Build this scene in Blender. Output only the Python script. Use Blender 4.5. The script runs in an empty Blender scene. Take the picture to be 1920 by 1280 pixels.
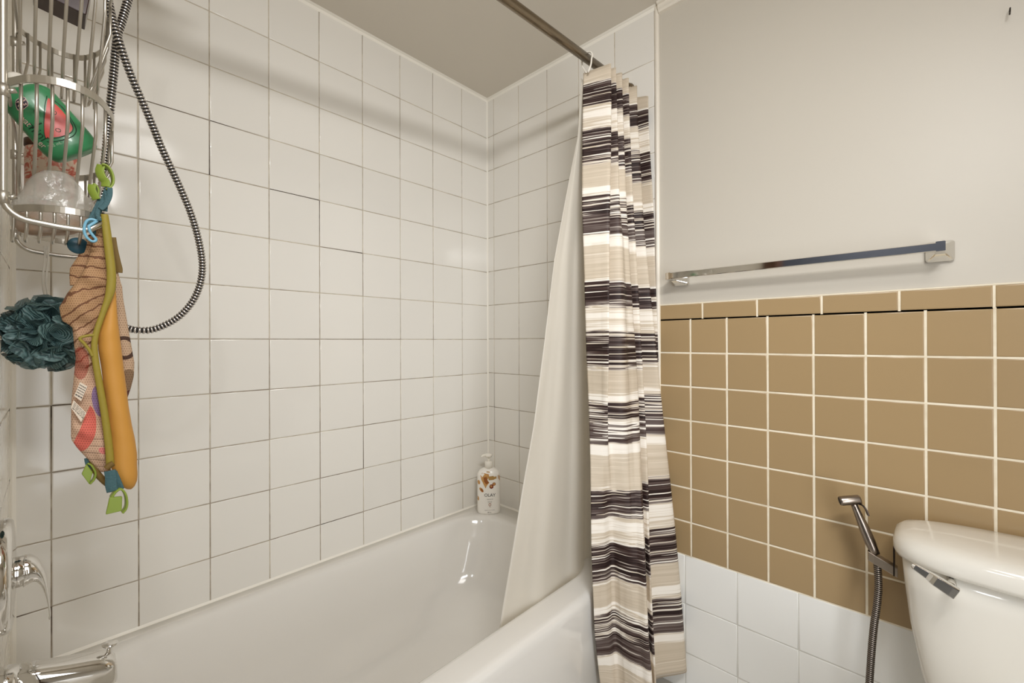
import bpy, bmesh, math, random
import numpy as np
from mathutils import Vector, Matrix, noise as mnoise

random.seed(7)
SC = bpy.context.scene
COL = SC.collection
PI = math.pi

# ------------------------------------------------------------------ camera, world, lights, exposure
CAM = np.array([1.44658, -1.38376, 1.10])
FPX, U0, V0 = 820.38, 949.46, 638.82
YAW, PIT, ROL = 0.76545, 0.00175, -0.00319
FW = np.array([-math.sin(YAW)*math.cos(PIT), math.cos(YAW)*math.cos(PIT), math.sin(PIT)])
RT0 = np.array([math.cos(YAW), math.sin(YAW), 0.0])
UP0 = np.cross(RT0, FW)
RT = RT0*math.cos(ROL)+UP0*math.sin(ROL)
UP = UP0*math.cos(ROL)-RT0*math.sin(ROL)

def at(u, v, ax, val):
    """room point seen at photograph pixel (u, v) on the plane ax = val"""
    d = FW+RT*(u-U0)/FPX-UP*(v-V0)/FPX
    i = 'xyz'.index(ax)
    return Vector(CAM+d*((val-CAM[i])/d[i]))

cam_data = bpy.data.cameras.new('camera')
cam_data.sensor_width = 36.0
cam_data.lens = FPX/1920*36.0
cam_data.shift_x = (960-U0)/1920
cam_data.shift_y = (V0-640)/1920
cam_data.clip_start = 0.02
cam = bpy.data.objects.new('camera', cam_data)
M = Matrix.Identity(4)
for i in range(3):
    M[i][0], M[i][1], M[i][2], M[i][3] = RT[i], UP[i], -FW[i], CAM[i]
cam.matrix_world = M
COL.objects.link(cam)
SC.camera = cam

world = bpy.data.worlds.new('world')
SC.world = world
world.use_nodes = True
world.node_tree.nodes['Background'].inputs[0].default_value = (0.9, 0.93, 1.0, 1)
world.node_tree.nodes['Background'].inputs[1].default_value = 0.3

def area(name, loc, target, sx, sy, power, color, spread=PI):
    l = bpy.data.lights.new(name, 'AREA')
    l.shape = 'RECTANGLE'; l.size = sx; l.size_y = sy
    l.energy = power; l.color = color; l.spread = spread
    o = bpy.data.objects.new(name, l)
    o.location = loc
    o.rotation_euler = (Vector(target)-Vector(loc)).to_track_quat('-Z', 'Y').to_euler()
    COL.objects.link(o)
    return o
# the vanity lamp over the mirror beside the doorway, an added fill light from the right, the ceiling lamp
area('vanity_lamp', (1.72, -1.37, 1.91), (0.05, -0.15, 1.10), 0.50, 0.10, 12.5, (1.0, 0.99, 0.975), math.radians(132))
area('right_fill', (2.08, -1.38, 0.90), (0.25, 0.0, 0.85), 0.62, 1.25, 10.5, (0.95, 0.98, 1.02), math.radians(104))  # added soft fill evening out the walls
area('ceiling_lamp', (1.60, -1.05, 2.195), (1.50, -0.85, 0.0), 0.60, 0.60, 13.5, (1.0, 0.985, 0.965), math.radians(160))
area('hall_fill', (1.25, -2.10, 2.19), (1.25, -2.3, 0.0), 0.3, 0.3, 7.0, (0.92, 0.96, 1.0))  # added fill that lifts the hall paint in chrome reflections, no known fixture
SC.cycles.max_bounces = 16
SC.cycles.diffuse_bounces = 10

SC.view_settings.view_transform = 'Standard'
SC.view_settings.look = 'None'
SC.view_settings.gamma = 1.0
SC.view_settings.use_curve_mapping = False
SC.view_settings.exposure = -0.50

# ------------------------------------------------------------------ helpers
def lin(c):
    return tuple((x/255/12.92 if x/255 <= 0.04045 else ((x/255+0.055)/1.055)**2.4) for x in c)

def setp(b, name, val):
    if name in b.inputs:
        b.inputs[name].default_value = val

def mat(name, rgb, rough=0.5, metal=0.0, coat=0.0, bump=0.0, bscale=60.0, vary=0.0, spec=0.5):
    m = bpy.data.materials.new(name); m.use_nodes = True
    nt = m.node_tree; b = nt.nodes['Principled BSDF']
    c = (*lin(rgb), 1)
    b.inputs['Base Color'].default_value = c
    b.inputs['Roughness'].default_value = rough
    b.inputs['Metallic'].default_value = metal
    setp(b, 'Specular IOR Level', spec)
    setp(b, 'Coat Weight', coat); setp(b, 'Coat Roughness', 0.06)
    if bump or vary:
        tc = nt.nodes.new('ShaderNodeTexCoord')
        nz = nt.nodes.new('ShaderNodeTexNoise')
        nz.inputs['Scale'].default_value = bscale; nz.inputs['Detail'].default_value = 4
        nt.links.new(tc.outputs['Object'], nz.inputs['Vector'])
        if bump:
            bp = nt.nodes.new('ShaderNodeBump')
            bp.inputs['Strength'].default_value = bump; bp.inputs['Distance'].default_value = 0.002
            nt.links.new(nz.outputs['Fac'], bp.inputs['Height'])
            nt.links.new(bp.outputs['Normal'], b.inputs['Normal'])
        if vary:
            mx = nt.nodes.new('ShaderNodeMix'); mx.data_type = 'RGBA'
            mx.inputs['A'].default_value = c
            mx.inputs['B'].default_value = tuple(x*(1-vary) for x in c[:3])+(1,)
            nt.links.new(nz.outputs['Fac'], mx.inputs['Factor'])
            nt.links.new(mx.outputs['Result'], b.inputs['Base Color'])
    return m

def N(nt, kind, **kw):
    n = nt.nodes.new(kind)
    for k, v in kw.items():
        if k.startswith('i_'):
            key = k[2:]
            n.inputs[int(key) if key.isdigit() else key].default_value = v
        else:
            setattr(n, k, v)
    return n

def mth(nt, op, a, b=None, c=None):
    n = nt.nodes.new('ShaderNodeMath'); n.operation = op
    for i, x in enumerate((a, b, c)):
        if x is None: continue
        if isinstance(x, (int, float)): n.inputs[i].default_value = x
        else: nt.links.new(x, n.inputs[i])
    return n.outputs[0]

def tile_mat(name, rgb, rough, spread=0.05):
    m = bpy.data.materials.new(name); m.use_nodes = True
    nt = m.node_tree; b = nt.nodes['Principled BSDF']
    oi = N(nt, 'ShaderNodeObjectInfo')
    c = lin(rgb)
    mx = N(nt, 'ShaderNodeMix', data_type='RGBA')
    mx.inputs['A'].default_value = (*[x*(1-spread) for x in c], 1)
    mx.inputs['B'].default_value = (*[min(1, x*(1+spread)) for x in c], 1)
    nt.links.new(oi.outputs['Random'], mx.inputs['Factor'])
    nt.links.new(mx.outputs['Result'], b.inputs['Base Color'])
    b.inputs['Roughness'].default_value = rough
    tc = N(nt, 'ShaderNodeTexCoord')
    nz = N(nt, 'ShaderNodeTexNoise', i_Scale=9.0, i_Detail=2.0)
    nt.links.new(tc.outputs['Object'], nz.inputs['Vector'])
    bp = N(nt, 'ShaderNodeBump', i_Strength=0.06, i_Distance=0.004)
    nt.links.new(nz.outputs['Fac'], bp.inputs['Height'])
    nt.links.new(bp.outputs['Normal'], b.inputs['Normal'])
    return m

def grout_mat(name, light, dark):
    m = bpy.data.materials.new(name); m.use_nodes = True
    nt = m.node_tree; b = nt.nodes['Principled BSDF']
    b.inputs['Roughness'].default_value = 0.85
    at_ = N(nt, 'ShaderNodeAttribute', attribute_name='mold')
    tc = N(nt, 'ShaderNodeTexCoord')
    nz = N(nt, 'ShaderNodeTexNoise', i_Scale=38.0, i_Detail=4.0)
    nt.links.new(tc.outputs['Object'], nz.inputs['Vector'])
    f = mth(nt, 'ADD', at_.outputs['Fac'], mth(nt, 'MULTIPLY', mth(nt, 'SUBTRACT', nz.outputs['Fac'], 0.5), 0.8))
    rp = N(nt, 'ShaderNodeValToRGB')
    e = rp.color_ramp.elements
    e[0].position = 0.0; e[0].color = (*lin(light), 1)
    e[1].position = 1.0; e[1].color = (*lin(dark), 1)
    x = e.new(0.45); x.color = (*lin(tuple(0.62*a+0.38*d for a, d in zip(light, dark))), 1)
    nt.links.new(f, rp.inputs['Fac'])
    nt.links.new(rp.outputs['Color'], b.inputs['Base Color'])
    return m

def link(o, parent=None):
    COL.objects.link(o)
    if parent is not None:
        o.parent = parent
        o.matrix_parent_inverse = Matrix.Identity(4)
    return o

def tag(o, label=None, cat=None, group=None, kind=None):
    if label: o['label'] = label
    if cat: o['category'] = cat
    if group: o['group'] = group
    if kind: o['kind'] = kind
    return o

def empty(name, loc=(0, 0, 0)):
    o = bpy.data.objects.new(name, None); o.location = loc
    o.empty_display_size = 0.05
    COL.objects.link(o)
    return o

def me_from(name, verts, faces, m=None, smooth=False, recalc=True):
    me = bpy.data.meshes.new(name)
    me.from_pydata([tuple(v) for v in verts], [], faces)
    me.update()
    if recalc:
        bm = bmesh.new(); bm.from_mesh(me)
        bmesh.ops.recalc_face_normals(bm, faces=bm.faces)
        bm.to_mesh(me); bm.free()
    if smooth:
        for p in me.polygons: p.use_smooth = True
    if m is not None: me.materials.append(m)
    return me

def add(name, verts, faces, m, parent=None, smooth=False, recalc=True):
    """verts in ROOM coordinates; parent may be an Empty standing away from the origin"""
    off = Vector((0, 0, 0))
    if parent is not None:
        p = parent
        while p is not None:
            off += p.location; p = p.parent
    me = me_from(name, [Vector(v)-off for v in verts], faces, m, smooth, recalc)
    return link(bpy.data.objects.new(name, me), parent)

def merge(parts):
    V, F = [], []
    for v, f in parts:
        n = len(V)
        V += list(v); F += [tuple(i+n for i in q) for q in f]
    return V, F

def box(x0, x1, y0, y1, z0, z1):
    v = [(x, y, z) for x in (x0, x1) for y in (y0, y1) for z in (z0, z1)]
    f = [(0, 1, 3, 2), (4, 6, 7, 5), (0, 4, 5, 1), (2, 3, 7, 6), (0, 2, 6, 4), (1, 5, 7, 3)]
    return v, f

def bevel_obj(o, w, seg=2):
    bm = bmesh.new(); bm.from_mesh(o.data)
    bmesh.ops.bevel(bm, geom=list(bm.edges), offset=w, segments=seg, affect='EDGES', profile=0.6)
    bm.to_mesh(o.data); bm.free()
    return o

def loft(rings, cap=True, closed=True):
    n = len(rings[0]); V = [v for r in rings for v in r]; F = []
    for i in range(len(rings)-1):
        for j in range(n if closed else n-1):
            k = (j+1) % n
            F.append((i*n+j, i*n+k, (i+1)*n+k, (i+1)*n+j))
    if cap and closed:
        F.append(tuple(range(n))[::-1]); F.append(tuple(range((len(rings)-1)*n, len(rings)*n)))
    return V, F

def catmull(pts, n=8, closed=False):
    P = [Vector(p) for p in pts]; out = []
    m = len(P)
    rng = range(m if closed else m-1)
    for i in rng:
        if closed: p0, p1, p2, p3 = P[(i-1) % m], P[i], P[(i+1) % m], P[(i+2) % m]
        else:
            p1, p2 = P[i], P[i+1]
            p0 = P[i-1] if i > 0 else p1*2-p2
            p3 = P[i+2] if i+2 < m else p2*2-p1
        for k in range(n):
            t = k/n
            out.append(0.5*((2*p1)+(p2-p0)*t+(2*p0-5*p1+4*p2-p3)*t*t+(3*p1-p0-3*p2+p3)*t**3))
    if not closed: out.append(P[-1])
    return out

def frames(path, closed=False, ref=None):
    T = []
    n = len(path)
    for i in range(n):
        a = path[(i-1) % n] if (closed or i > 0) else path[i]
        b = path[(i+1) % n] if (closed or i < n-1) else path[i]
        T.append((b-a).normalized())
    nrm = Vector(ref) if ref else Vector((0, 0, 1))
    if abs(nrm.dot(T[0])) > 0.95: nrm = Vector((1, 0, 0))
    out = []
    for t in T:
        nrm = (nrm-t*nrm.dot(t)).normalized()
        out.append((t, nrm, t.cross(nrm)))
    return out

def tube(path, r, seg=10, closed=False, cap=True, flat=1.0, ref=None):
    """tube along path; r number or list; flat squeezes the section along the frame normal"""
    path = [Vector(p) for p in path]
    fr = frames(path, closed, ref); rings = []
    for i, (p, (t, a, b)) in enumerate(zip(path, fr)):
        rr = r[i] if isinstance(r, (list, tuple)) else r
        rings.append([p+a*(math.cos(q)*rr*flat)+b*(math.sin(q)*rr) for q in [2*PI*k/seg for k in range(seg)]])
    if closed:
        rings.append(rings[0][:])
        V, F = loft(rings, cap=False)
        n = seg*(len(rings)-1)
        return V[:n], [tuple(i if i < n else i-n for i in f) for f in F]
    return loft(rings, cap=cap)

def band(path, w, t, ref=(0, 0, 1), closed=False):
    """flat strip swept along path: w along ref, t across"""
    path = [Vector(p) for p in path]; rings = []
    n = len(path)
    for i in range(n):
        a = path[i-1] if i > 0 else path[i]; b = path[i+1] if i < n-1 else path[i]
        tg = (b-a).normalized(); up = Vector(ref); up = (up-tg*up.dot(tg)).normalized(); sd = tg.cross(up)
        c = min(t, w)*0.25
        pr = [(-w/2, -t/2+c), (-w/2, t/2-c), (-w/2+c, t/2), (w/2-c, t/2), (w/2, t/2-c), (w/2, -t/2+c), (w/2-c, -t/2), (-w/2+c, -t/2)]
        rings.append([path[i]+up*x+sd*y for x, y in pr])
    return loft(rings)

def lathe(profile, origin, axis, seg=24, ref=None):
    """profile: list of (radius, height along axis)"""
    ax = Vector(axis).normalized(); o = Vector(origin)
    a = Vector(ref) if ref else (Vector((0, 0, 1)) if abs(ax.z) < 0.9 else Vector((1, 0, 0)))
    a = (a-ax*a.dot(ax)).normalized(); b = ax.cross(a)
    rings = [[o+ax*h+(a*math.cos(q)+b*math.sin(q))*max(r, 1e-5) for q in [2*PI*k/seg for k in range(seg)]] for r, h in profile]
    return loft(rings)

def rrect(x0, x1, y0, y1, r, k=10):
    """rounded rectangle, counter-clockwise, 4k points"""
    r = min(r, (x1-x0)/2-1e-4, (y1-y0)/2-1e-4); P = []
    for cx, cy, a0 in ((x1-r, y0+r, -PI/2), (x1-r, y1-r, 0), (x0+r, y1-r, PI/2), (x0+r, y0+r, PI)):
        for i in range(k):
            a = a0+PI/2*i/(k-1)
            P.append((cx+r*math.cos(a), cy+r*math.sin(a)))
    return P

def sq(n, w, d, e=2.6, a0=0.0):
    """superellipse outline with half sizes w, d"""
    P = []
    for i in range(n):
        a = a0+2*PI*i/n; c, s = math.cos(a), math.sin(a)
        P.append((math.copysign(abs(c)**(2/e), c)*w, math.copysign(abs(s)**(2/e), s)*d))
    return P

def text_shape(body, size, align='CENTER'):
    cu = bpy.data.curves.new('lettering', 'FONT'); cu.body = body; cu.size = size
    cu.align_x = align; cu.align_y = 'CENTER'; cu.resolution_u = 3
    o = bpy.data.objects.new('lettering', cu)
    me = bpy.data.meshes.new_from_object(o)
    v = [tuple(x.co[:2]) for x in me.vertices]; f = [tuple(p.vertices) for p in me.polygons]
    bpy.data.objects.remove(o); bpy.data.curves.remove(cu); bpy.data.meshes.remove(me)
    return v, f

# ------------------------------------------------------------------ materials
M_WTILE = tile_mat('white_glazed_tile', (232, 229, 222), 0.10, 0.02)
M_WTILE2 = tile_mat('white_glazed_wainscot_tile', (244, 244, 240), 0.22, 0.015)
M_BTILE = tile_mat('tan_satin_tile', (168, 143, 105), 0.28, 0.03)
M_GROUT = grout_mat('mildewed_grout', (204, 194, 175), (58, 42, 31))
M_GROUT_B = grout_mat('cream_grout', (242, 232, 210), (190, 172, 140))
M_GROUT_W = grout_mat('pale_grout', (222, 221, 214), (190, 184, 174))
M_PAINT = mat('cream_wall_paint', (203, 197, 185), 0.42, bump=0.05, bscale=160)
M_CEIL = mat('flat_ceiling_paint', (216, 209, 197), 0.85, bump=0.12, bscale=240)
M_CAULK = mat('white_caulk', (244, 240, 230), 0.35)
M_TRIM = mat('cream_gloss_trim', (232, 225, 212), 0.35)
M_TUB = mat('white_porcelain_enamel', (228, 225, 219), 0.10, coat=0.4, bump=0.03, bscale=12)
M_CHROME = mat('polished_chrome', (228, 226, 222), 0.06, 1.0)
M_ALU = mat('satin_aluminium', (205, 200, 190), 0.34, 1.0)
M_ROD = mat('tarnished_steel', (150, 136, 116), 0.24, 1.0, vary=0.35, bscale=18)
M_BRONZE = mat('brushed_gunmetal', (152, 141, 131), 0.28, 1.0)
M_DARKM = mat('dark_gunmetal', (62, 54, 50), 0.3, 1.0)
M_BLACKGAP = mat('black_rubber', (26, 22, 20), 0.5)
M_FLOOR = mat('pale_floor_tile', (214, 210, 202), 0.35, vary=0.2, bscale=8)
M_WOOD = mat('brown_wood', (92, 58, 34), 0.4, vary=0.5, bscale=20)
M_WPLASTIC = mat('white_plastic', (238, 233, 222), 0.35)
M_BLACK = mat('black_print', (30, 26, 24), 0.5)

# ------------------------------------------------------------------ setting
CEIL_Z, TUB_Z, YF = 2.205, 0.374, -1.446
P = 0.1532; R0 = 1.1098                    # white tile pitch, height of the grout line at eye level

def plain(name, verts, faces, m, smooth=False):
    o = add(name, verts, faces, m, None, smooth)
    o['kind'] = 'structure'
    return o

floor = plain('floor', *box(-0.1, 2.5, -2.75, 0.1, -0.1, 0), M_FLOOR)
ceiling = plain('ceiling', *box(-0.1, 2.5, -2.75, 0.1, CEIL_Z, CEIL_Z+0.1), M_CEIL)
GD = 0.004                                 # the wall body lies this far behind the tile faces
wall_left = plain('wall_left', *box(-0.1, -GD, -1.55, 0.1, 0, CEIL_Z), M_CAULK)
wall_back = plain('wall_back', *box(-0.1, 2.5, GD, 0.1, 0, CEIL_Z), M_PAINT)
# the wall behind the camera has the open doorway in which the photographer stands
DX0, DX1, DZ = 0.86, 1.66, 2.03
wall_front = plain('wall_front', *merge([box(-0.1, DX0, -1.55, YF-GD, 0, CEIL_Z), box(DX1, 2.5, -1.55, YF-GD, 0, CEIL_Z), box(DX0, DX1, -1.55, YF-GD, DZ, CEIL_Z)]), M_PAINT)
trim_door = plain('trim_8', *merge([box(DX0-.055, DX0+.012, -1.57, YF+.012, 0, DZ+.055), box(DX1-.012, DX1+.055, -1.57, YF+.012, 0, DZ+.055), box(DX0+.012, DX1-.012, -1.57, YF+.012, DZ-.012, DZ+.055)]), M_WOOD)
M_HALL = mat('slate_hall_paint', (128, 132, 144), 0.7)
wall_hall = plain('wall_hall', *merge([box(0.3, 2.2, -2.75, -2.65, 0, CEIL_Z), box(0.2, 0.3, -2.75, -1.55, 0, CEIL_Z), box(2.2, 2.3, -2.75, -1.55, 0, CEIL_Z)]), M_HALL)
wall_right = plain('wall_right', *box(2.4, 2.5, -1.55, 0.1, 0, CEIL_Z), M_PAINT)

TILE_CACHE = {}
def tile_mesh(w, h, m, bev):
    key = (round(w, 4), round(h, 4), m.name)
    if key not in TILE_CACHE:
        b, d = bev, GD
        V = [(-w/2, -h/2, -d), (w/2, -h/2, -d), (w/2, h/2, -d), (-w/2, h/2, -d),
             (-w/2, -h/2, -b), (w/2, -h/2, -b), (w/2, h/2, -b), (-w/2, h/2, -b),
             (-w/2+b*.6, -h/2+b*.6, -b*.25), (w/2-b*.6, -h/2+b*.6, -b*.25), (w/2-b*.6, h/2-b*.6, -b*.25), (-w/2+b*.6, h/2-b*.6, -b*.25),
             (-w/2+b*2, -h/2+b*2, 0), (w/2-b*2, -h/2+b*2, 0), (w/2-b*2, h/2-b*2, 0), (-w/2+b*2, h/2-b*2, 0)]
        F = [(12, 13, 14, 15)]
        for a in (0, 4, 8):
            for i in range(4):
                j = (i+1) % 4
                F.append((a+i, a+j, a+4+j, a+4+i))
        me = me_from('tile', V, F, m, recalc=False)
        for i, p in enumerate(me.polygons): p.use_smooth = i > 4
        TILE_CACHE[key] = me
    return TILE_CACHE[key]

def place_tile(parent, name, cu, cv, w, h, frame, m, bev=0.0012, tilt=0.0016):
    """frame = (origin, u axis, v axis, normal)"""
    o, ua, va, na = frame
    ob = bpy.data.objects.new(name, tile_mesh(w, h, m, bev))
    c = o+ua*cu+va*cv
    R = Matrix((ua, va, na)).transposed()
    R = R @ (Matrix.Rotation(random.gauss(0, tilt), 3, 'X') @ Matrix.Rotation(random.gauss(0, tilt), 3, 'Y'))
    ob.matrix_basis = Matrix.Translation(c) @ R.to_4x4()
    return link(ob, parent)

def grid(parent, us, vs, frame, m, gap, skip=None, bev=0.0012):
    for i in range(len(us)-1):
        for j in range(len(vs)-1):
            u0, u1, v0, v1 = us[i], us[i+1], vs[j], vs[j+1]
            if u1-u0 < gap*2 or v1-v0 < gap*2: continue
            if skip and skip(i, j): continue
            place_tile(parent, 'tile', (u0+u1)/2, (v0+v1)/2, u1-u0-gap, v1-v0-gap, frame, m, bev)

def grout(parent, us, vs, frame, m, gap, moldf, depth):
    """strips of grout between the tiles, each tile edge subdivided and carrying its own mildew amount"""
    o, ua, va, na = frame
    V, F, A = [], [], []
    def strip(p, q, side, m0):
        n = 6
        for k in range(n+1):
            c = p.lerp(q, k/n)
            V.extend([c-side, c+side]); A.extend([m0(k/n)]*2)
            if k: 
                b = len(V)-4; F.append((b, b+1, b+3, b+2))
    g = gap/2+0.0006
    for i, u in enumerate(us):
        for j in range(len(vs)-1):
            strip(o+ua*u+va*vs[j]-na*depth, o+ua*u+va*vs[j+1]-na*depth, ua*g, moldf('v', i, j))
    for j, v in enumerate(vs):
        for i in range(len(us)-1):
            strip(o+ua*us[i]+va*v-na*(depth+.0001), o+ua*us[i+1]+va*v-na*(depth+.0001), va*g, moldf('h', i, j))
    ob = add('grout', V, F, m, parent, recalc=False)
    for p in ob.data.polygons:
        if p.normal.dot(na) < 0: p.flip()
    at_ = ob.data.attributes.new('mold', 'FLOAT', 'POINT')
    at_.data.foreach_set('value', A)
    ob['kind'] = 'stuff'
    return ob

X, Y, Z = Vector((1, 0, 0)), Vector((0, 1, 0)), Vector((0, 0, 1))
fr_left = (Vector((0, 0, 0)), -Y, Z, X)      # u runs from the far corner towards the camera
fr_back = (Vector((0, 0, 0)), X, Z, -Y)
fr_front = (Vector((0, YF, 0)), -X, Z, Y)
# --- long wall: columns from the far corner, rows from the tub to the ceiling
us_l = [0.0]+[0.15166+0.154*k for k in range(9)]+[1.446]
vs_l = [TUB_Z]+[R0+P*k for k in range(-4, 7)]+[CEIL_Z-0.004]
grid(wall_left, us_l, vs_l, fr_left, M_WTILE, 0.0022)
def col(c): return 9-c                      # photograph column 0..8 -> index in us_l
def row(r): return r+5                      # grout line r (0 at eye level) -> index in vs_l
DARK = {}
def d(kind, i, j, a, b): DARK[(kind, i, j)] = (a, b)
# horizontal stretches: (between column c and c+1 counted from the faucet), line r
d('h', col(2), row(4), 0.75, 0.95); d('h', col(3), row(4), 0.2, 1.0)
d('h', col(1), row(4), 0.6, 0.45); d('h', col(2), row(3), 0.5, 0.6); d('h', col(4), row(3), 1.0, 1.0); d('h', col(3), row(3), 0.4, 0.55)
d('h', col(5), row(2), 1.0, 0.75); d('h', col(4), row(1), 0.1, 0.7); d('h', col(4), row(0), 0.8, 0.75)
d('h', col(5), row(0), 0.8, 0.8); d('h', col(6), row(0), 0.7, 0.8); d('h', col(3), row(0), 0.6, 0.5); d('h', col(3), row(-1), 0.9, 0.6)
d('h', col(4), row(-4), 0.85, 0.7); d('h', col(5), row(-4), 0.8, 0.95); d('h', col(6), row(-4), 0.6, 0.7); d('h', col(7), row(-4), 0.7, 0.9)
d('h', col(5), row(-3), 0.65, 0.9); d('h', col(6), row(-2), 0.6, 0.85); d('h', col(6), row(-1), 0.7, 0.8); d('h', col(1), row(-1), 0.7, 1.0)
d('h', col(0)-0, row(-1), 0.55, 0.5); d('h', col(1), row(-2), 0.8, 0.75); d('h', col(0), row(-4), 0.4, 1.0)
# vertical stretches on column c between line r and r+1
for c, r, a, b in ((2, 3, 0.95, 0.9), (3, 2, 0.7, 0.75), (4, 2, 0.85, 1.0), (4, 1, 0.7, 0.8), (5, 1, 0.8, 0.8), (3, -1, 0.85, 0.9), (3, -2, 0.75, 0.8),
                   (4, -1, 0.7, 0.75), (4, -3, 0.9, 0.9), (4, -4, 0.9, 0.9), (4, -2, 0.75, 0.9), (5, -3, 0.95, 0.9), (5, -2, 0.8, 0.75), (3, -4, 0.75, 0.7),
                   (0, -2, 0.75, 0.95), (0, -3, 0.6, 0.7), (0, -4, 0.9, 0.7), (0, -5, 0.5, 0.95), (1, -3, 0.6, 0.75), (1, -4, 0.8, 0.85), (1, -5, 0.8, 0.9),
                   (2, -3, 0.7, 0.9), (2, -4, 0.7, 0.75), (2, -5, 0.8, 0.7), (6, -4, 0.8, 0.85), (6, 0, 0.75, 0.6), (4, 0, 0.6, 0.7), (0, 0, 0.75, 0.6)):
    d('v', col(c), row(r), a, b)
def mold_left(kind, i, j):
    if (kind, i, j) in DARK:
        a, b = [x if x > .92 else x*(.62 if kind == 'h' else .45) for x in DARK[(kind, i, j)]]
    else:
        low = (0.20 if kind == 'v' else 0.24) if j < row(1) else 0.16
        a, b = low+random.uniform(-.14, .16), low+random.uniform(-.14, .16)
        if i < 2: a, b = a*.8, b*.8
    return lambda t: a+(b-a)*t
grout(wall_left, us_l, vs_l, fr_left, M_GROUT, 0.0022, mold_left, 0.0010)
# --- far wall, tub part
us_b = [0.0, 0.04, 0.191, 0.3465, 0.4986, 0.652, 0.8005]
vs_b = [TUB_Z]+[R0+0.002+P*k for k in range(-4, 7)]+[CEIL_Z-0.004]
grid(wall_back, us_b, vs_b, fr_back, M_WTILE, 0.0022)
def mold_back(kind, i, j):
    low = 0.26 if kind == 'h' else 0.08
    if i > 3: low *= .6
    a, b = low+random.uniform(-.12, .12), low+random.uniform(-.12, .12)
    if kind == 'v' and i == 1 and row(-3) <= j <= row(-2): a = b = .7
    if kind == 'v' and i == 2 and j == row(-3): a = b = .75
    return lambda t: a+(b-a)*t
grout(wall_back, us_b, vs_b, fr_back, M_GROUT, 0.0022, mold_back, 0.0010)
# --- the strip of white below the rod side where the tub ends, then white wainscot rows and the tan tiles
Zt = 1.1686; B = 0.10607; Z6 = 1.0625-6*B
us_w = [0.758, 0.8945, 1.0457, 1.1968, 1.348, 1.499, 1.650, 1.801, 1.952, 2.103, 2.3995]
vs_w = [0.0, 0.1200, 0.2728, Z6]
grid(wall_back, us_w, vs_w, fr_back, M_WTILE2, 0.0024)
pale = lambda kind, i, j: (lambda t: 0.25)
grout(wall_back, us_w, vs_w, fr_back, M_GROUT_W, 0.0024, pale, 0.0011)
us_t = [0.815]+[0.80808+B*k for k in range(1, 16)]
us_t[-1] = 2.3995
vs_t = [Z6]+[1.0625-B*k for k in range(5, -2, -1)]
grid(wall_back, us_t, vs_t, fr_back, M_BTILE, 0.0040, bev=0.0014)
def mold_tan(kind, i, j):
    a, b = random.uniform(-.15, .35), random.uniform(-.15, .35)
    return lambda t: a+(b-a)*t
grout(wall_back, us_t, vs_t, fr_back, M_GROUT_B, 0.0040, mold_tan, 0.0009)
us_c = [0.815]+[0.9509+0.14975*k for k in range(0, 9)]+[2.3995]
vs_c = [Zt, 1.2178]
grid(wall_back, us_c, vs_c, fr_back, M_BTILE, 0.0036, bev=0.0014)
grout(wall_back, us_c, [Zt, 1.2172], fr_back, M_GROUT_B, 0.0036, mold_tan, 0.0009)
# --- faucet wall
us_f = [-0.001]+[-(0.0755+0.152*k) for k in range(0, 5)]+[-0.803]
us_f = sorted(us_f)
vs_f = [TUB_Z]+[R0+P*k for k in range(-4, 7)]+[CEIL_Z-0.004]
grid(wall_front, us_f, vs_f, fr_front, M_WTILE, 0.0022)
grout(wall_front, us_f, vs_f, fr_front, M_GROUT, 0.0022, mold_back, 0.0010)
# beneath the tub deck the surround is plain
# --- caulk beads and trims
def bead(p, q, a, b, s):
    """quarter bead in the angle between directions a and b"""
    p, q, a, b = Vector(p), Vector(q), Vector(a), Vector(b)
    pr = [(0, 0), (s, 0), (s*.62, s*.18), (s*.30, s*.30), (s*.18, s*.62), (0, s)]
    return loft([[p+a*x+b*y for x, y in pr], [q+a*x+b*y for x, y in pr]])
def trim(name, *parts, m=M_CAULK): return plain(name, *merge(parts), m)
trim('trim_1', bead((0, 0, TUB_Z), (0, 0, CEIL_Z), X, -Y, .0055))
trim('trim_2', bead((0, 0, TUB_Z-.001), (0, YF, TUB_Z-.001), X, Z, .007), bead((0, 0, TUB_Z-.001), (0.75, 0, TUB_Z-.001), -Y, Z, .007),
     bead((0, YF, TUB_Z-.001), (0.75, YF, TUB_Z-.001), Y, Z, .007))
trim('trim_3', bead((0, 0, CEIL_Z), (0, YF, CEIL_Z), X, -Z, .012), bead((0, 0, CEIL_Z), (0.81, 0, CEIL_Z), -Y, -Z, .012))
trim('trim_4', bead((0, YF, TUB_Z), (0, YF, CEIL_Z), X, Y, .009))
# rounded edge strip where the tile surround stops
pr = [(0.8015, 0), (0.8018, -.0025), (0.806, -.0052), (0.8105, -.0052), (0.8145, -.003), (0.816, 0.003), (0.8015, 0.003)]
trim('trim_5', loft([[(x, y, Z6) for x, y in pr], [(x, y, CEIL_Z-.001) for x, y in pr]]), m=M_TRIM)
# two-step cove along the ceiling of the painted wall
pr = [(0.004, CEIL_Z-.0005), (-.020, CEIL_Z-.0005), (-.020, CEIL_Z-.008), (-.013, CEIL_Z-.010), (-.0125, CEIL_Z-.019), (-.0075, CEIL_Z-.023), (-.006, CEIL_Z-.030), (.004, CEIL_Z-.032)]
trim('trim_6', loft([[(x, y, z) for y, z in pr] for x in (0.8165, 2.399)]), m=M_TRIM)
pr2 = [(GD-.0002, 1.2172), (-.0006, 1.2172), (-.0004, 1.2194), (GD-.0002, 1.2200)]
trim('trim_7', loft([[(x, y, z) for y, z in pr2] for x in (0.816, 2.399)]), m=M_GROUT_B)
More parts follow.
